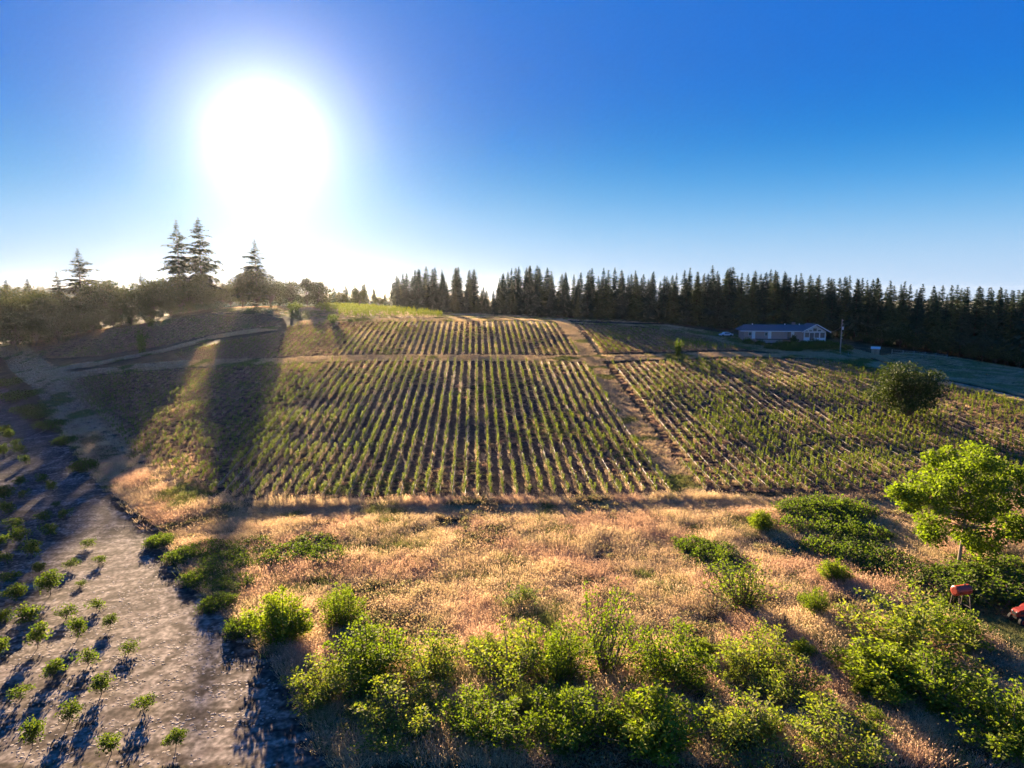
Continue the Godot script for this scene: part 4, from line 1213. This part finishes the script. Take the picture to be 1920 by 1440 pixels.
func farm() -> void:
	var red := wood_grain(paint(0.45, 0.05, 0.025), 0.45); var steel := plain(paint(0.10, 0.08, 0.07), 0.6, 0.3)
	# the fuel tank on its stand
	var at := on_ground(1799, 1150)
	var tank := base("fuel_tank", at, 0.25)
	tag(tank, "rusty red horizontal fuel tank on a dark stand before the hedge", "fuel tank")
	var s := Soup.new()
	s.tube([Vector3(-0.86, 2.3, 0), Vector3(-0.84, 2.3, 0), Vector3(-0.78, 2.3, 0), Vector3(0.78, 2.3, 0), Vector3(0.84, 2.3, 0), Vector3(0.86, 2.3, 0)], [0.30, 0.40, 0.47, 0.47, 0.40, 0.30], 24)
	var body := put(tank, "drum", s.mesh(), red)
	for x in [-0.5, 0.5]:
		s = Soup.new(); s.tube([Vector3(x - 0.03, 2.3, 0), Vector3(x + 0.03, 2.3, 0)], [0.482, 0.482], 24)
		put(body, "band", s.mesh(), red)
	s = Soup.new(); s.tube([Vector3(0.3, 2.72, 0), Vector3(0.3, 2.9, 0)], [0.07, 0.07], 10); put(body, "filler_cap", s.mesh(), steel)
	for x in [-0.6, 0.6]:
		for z in [-1, 1]:
			s = Soup.new(); s.tube([Vector3(x * 1.15, -0.15, z * 0.62), Vector3(x, 2.0, z * 0.33)], [0.045, 0.045], 6)
			put(tank, "leg", s.mesh(), steel)
		s = Soup.new(); s.tube([Vector3(x, 1.85, -0.45), Vector3(x, 1.85, 0.45)], [0.05, 0.05], 6); put(tank, "cradle", s.mesh(), steel)
		s = Soup.new(); s.tube([Vector3(x * 1.1, 0.7, -0.52), Vector3(x * 1.1, 0.7, 0.52)], [0.03, 0.03], 6); put(tank, "brace", s.mesh(), steel)
	s = Soup.new(); s.tube([Vector3(0.75, 2.0, 0.1), Vector3(0.8, 1.4, 0.2), Vector3(0.7, 0.8, 0.3), Vector3(0.75, 1.2, 0.35)], [0.02, 0.02, 0.02, 0.02], 6)
	put(tank, "hose", s.mesh(), steel)
	# pale bucket on the grass
	at = on_ground(1807, 1168)
	var bucket := base("plastic_bucket", at)
	tag(bucket, "pale blue bucket on the ground near the fuel tank stand", "bucket")
	s = Soup.new()
	s.tube([Vector3(0, 0, 0), Vector3(0, 0.38, 0), Vector3(0, 0.40, 0)], [0.14, 0.18, 0.19], 14)
	put(bucket, "pail", s.mesh(), plain(paint(0.45, 0.6, 0.68), 0.5))
	s = Soup.new(); s.tube([Vector3(-0.18, 0.38, 0), Vector3(-0.1, 0.55, 0), Vector3(0.1, 0.55, 0), Vector3(0.18, 0.38, 0)], [0.012, 0.012, 0.012, 0.012], 5)
	put(bucket, "handle", s.mesh(), steel)
	# the red tractor: bonnet towards the tank, cut off by the frame
	at = on_ground(1922, 1166)
	var t := base("red_tractor", at, 0.2)
	tag(t, "small red orange farm tractor parked on the shaded lawn", "tractor")
	var paintwork := wood_grain(paint(0.40, 0.045, 0.025), 0.4); var rubber := plain(paint(0.018, 0.018, 0.018), 0.9); var black := plain(paint(0.02, 0.02, 0.022), 0.5)
	s = Soup.new()
	var prof := [[-1.25, 0.75], [-1.32, 1.15], [-1.1, 1.32], [0.0, 1.45], [0.05, 0.75]]
	for k in prof.size():
		var a = prof[k]; var b = prof[(k + 1) % prof.size()]
		s.quad(Vector3(a[0], a[1], 0.33), Vector3(b[0], b[1], 0.33), Vector3(b[0], b[1], -0.33), Vector3(a[0], a[1], -0.33), Color.WHITE)
		for e in [-0.33, 0.33]: s.tri(Vector3(-0.6, 1.0, e), Vector3(a[0], a[1], e), Vector3(b[0], b[1], e), Color.WHITE)
	var hood := put(t, "bonnet", s.mesh(), paintwork)
	solid(hood, "grille", [[Vector3(-1.345, 0.85, -0.22), Vector3(-1.30, 1.12, 0.22)]], black)
	solid(hood, "side_vent", [[Vector3(-0.95, 0.92, 0.333), Vector3(-0.35, 1.18, 0.345)]], black)
	for e in [-0.26, 0.18]: solid(hood, "headlight", [[Vector3(-1.335, 1.12, e), Vector3(-1.28, 1.2, e + 0.1)]], plain(paint(0.7, 0.7, 0.65), 0.2))
	solid(t, "chassis", [[Vector3(-1.2, 0.5, -0.2), Vector3(1.2, 0.76, 0.2)]], black)
	for e in [-1, 1]:
		s = Soup.new(); ring(s, Vector3(-0.95, 0.36, e * 0.55), Vector3(0, 0, 1), 0.36, 0.13)
		var wh := put(t, "front_wheel", s.mesh(), rubber)
		s = Soup.new(); ring(s, Vector3(-0.95, 0.36, e * 0.6), Vector3(0, 0, 1), 0.19, 0.12); put(wh, "rim", s.mesh(), paintwork)
		s = Soup.new(); ring(s, Vector3(0.75, 0.62, e * 0.65), Vector3(0, 0, 1), 0.62, 0.2, 26)
		wh = put(t, "rear_wheel", s.mesh(), rubber)
		s = Soup.new(); ring(s, Vector3(0.75, 0.62, e * 0.7), Vector3(0, 0, 1), 0.33, 0.19); put(wh, "rim", s.mesh(), paintwork)
		s = Soup.new()
		for k in 8:
			var a := PI * (0.05 + 0.9 * k / 8.0); var b := PI * (0.05 + 0.9 * (k + 1) / 8.0)
			s.quad(Vector3(0.75 - cos(a) * 0.72, 0.62 + sin(a) * 0.72, e * 0.42), Vector3(0.75 - cos(b) * 0.72, 0.62 + sin(b) * 0.72, e * 0.42), Vector3(0.75 - cos(b) * 0.72, 0.62 + sin(b) * 0.72, e * 0.9), Vector3(0.75 - cos(a) * 0.72, 0.62 + sin(a) * 0.72, e * 0.9), Color.WHITE)
		put(t, "fender", s.mesh(), paintwork)
	solid(t, "seat", [[Vector3(0.6, 0.95, -0.25), Vector3(1.05, 1.08, 0.25)], [Vector3(0.98, 1.083, -0.25), Vector3(1.08, 1.5, 0.25)]], black)
	s = Soup.new()
	var loop := []; var rr := []
	for k in 15: loop.append(Vector3(0.25 + 0.06 * sin(TAU * k / 14), 1.62 + 0.08 * sin(TAU * k / 14), 0) + Vector3(0, 0, 1) * 0.2 * cos(TAU * k / 14) + Vector3(0.12, 0.1, 0) * sin(TAU * k / 14)); rr.append(0.016)
	s.tube(loop, rr, 5); put(t, "steering_wheel", s.mesh(), black)
	for e in [-0.45, 0.45]:
		s = Soup.new(); s.tube([Vector3(1.2, 0.8, e), Vector3(1.2, 2.2, e)], [0.035, 0.035], 6); put(t, "roll_bar", s.mesh(), black)


func _ready() -> void:
	rng.seed = 20250
	noise_a.seed = 3; noise_a.frequency = 0.02; noise_a.fractal_octaves = 3
	noise_b.seed = 8; noise_b.frequency = 0.06; noise_b.fractal_octaves = 3
	noise_c.seed = 12; noise_c.frequency = 0.09; noise_c.fractal_octaves = 3
	# camera
	var cam := Camera3D.new()
	cam.name = "camera"
	add_child(cam)
	cam.position = EYE
	cam.rotation.x = -PITCH
	cam.fov = rad_to_deg(2.0 * atan(720.0 / FOCAL))
	cam.far = 9000.0; cam.near = 0.5
	cam.current = true
	# sun, low ahead
	var to_sun := ray(500, 262).normalized()
	var sun := DirectionalLight3D.new()
	sun.name = "sun"
	add_child(sun)
	sun.look_at_from_position(Vector3.ZERO, -to_sun, Vector3.UP)
	sun.light_energy = 1.6
	sun.light_color = Color(1.0, 0.88, 0.72)
	sun.light_angular_distance = 0.53
	sun.shadow_enabled = true
	# sky
	var env := Environment.new()
	env.background_mode = Environment.BG_SKY
	env.tonemap_mode = Environment.TONE_MAPPER_LINEAR
	env.tonemap_exposure = 8.0
	env.volumetric_fog_enabled = true; env.volumetric_fog_density = 0.000012; env.volumetric_fog_anisotropy = 0.75; env.volumetric_fog_albedo = Color(0.94, 0.96, 1.0)
	env.sdfgi_enabled = true; env.ssao_enabled = true; env.ssil_enabled = true
	var sky := Sky.new()
	sky.sky_material = sky_picture(to_sun)
	env.sky = sky
	var we := WorldEnvironment.new()
	we.name = "environment"
	we.environment = env
	add_child(we)
	# materials
	M.grass = leafy(Color(0.95, 0.92, 0.86), 0.85)
	M.vine = leafy(Color(1.0, 1.0, 0.55))
	M.leaf = leafy(Color(0.6, 0.62, 0.35))
	M.lush = leafy(Color(0.95, 1.0, 0.5))
	M.needle = leafy(Color(0.3, 0.32, 0.2), 0.8)
	var b := plain(Color.WHITE, 0.9); b.vertex_color_use_as_albedo = true
	M.bark = b
	M.earth = plain(Color.WHITE, 0.95); M.earth.vertex_color_use_as_albedo = true
	M.stake = plain(paint(0.42, 0.38, 0.32), 0.7)
	# setting
	fit_terrain(); make_grid(); zones(); lay_rows()
	print("terrain ", Time.get_ticks_msec())
	ground()
	print("ground ", Time.get_ticks_msec())
	woods()
	print("woods ", Time.get_ticks_msec())
	single_trees(); bushes(); orchard()
	print("bushes ", Time.get_ticks_msec())
	buildings()
	hoses()
	vines()
	print("vines ", Time.get_ticks_msec())
	cover()
	print("cover ", Time.get_ticks_msec())

func sky_picture(to_sun: Vector3) -> PanoramaSkyMaterial:
	var w := 768; var h := 384
	var data := PackedFloat32Array()
	data.resize(w * h * 3)
	var k := 0
	for j in h:
		var el := (0.5 - (j + 0.5) / h) * PI
		for i in w:
			var az := (float(i) + 0.5) / w * TAU
			# Godot's panorama: u = atan2(x, -z) / TAU
			var dir := Vector3(sin(az) * cos(el), sin(el), -cos(az) * cos(el))
			var y := maxf(dir.y, 0.0)
			var r := 0.008 + 0.46 * exp(-pow(y / 0.105, 2.0))
			var g := 0.15 + 0.49 * exp(-pow(y / 0.15, 2.0))
			var b := 0.63 + 0.23 * exp(-pow(y / 0.17, 2.0))
			var ang := rad_to_deg(acos(clampf(dir.dot(to_sun), -1, 1)))
			var core := 3.2 * exp(-ang / 2.8)
			var halo := 0.17 * exp(-ang / 14.0)
			r += core * 0.97 + halo * 0.72; g += core * 0.98 + halo * 0.98; b += core + halo
			data[k] = r * 0.135; data[k + 1] = g * 0.135; data[k + 2] = b * 0.135
			k += 3
	var img := Image.create_from_data(w, h, false, Image.FORMAT_RGBF, data.to_byte_array())
	var m := PanoramaSkyMaterial.new()
	m.panorama = ImageTexture.create_from_image(img)
	return m
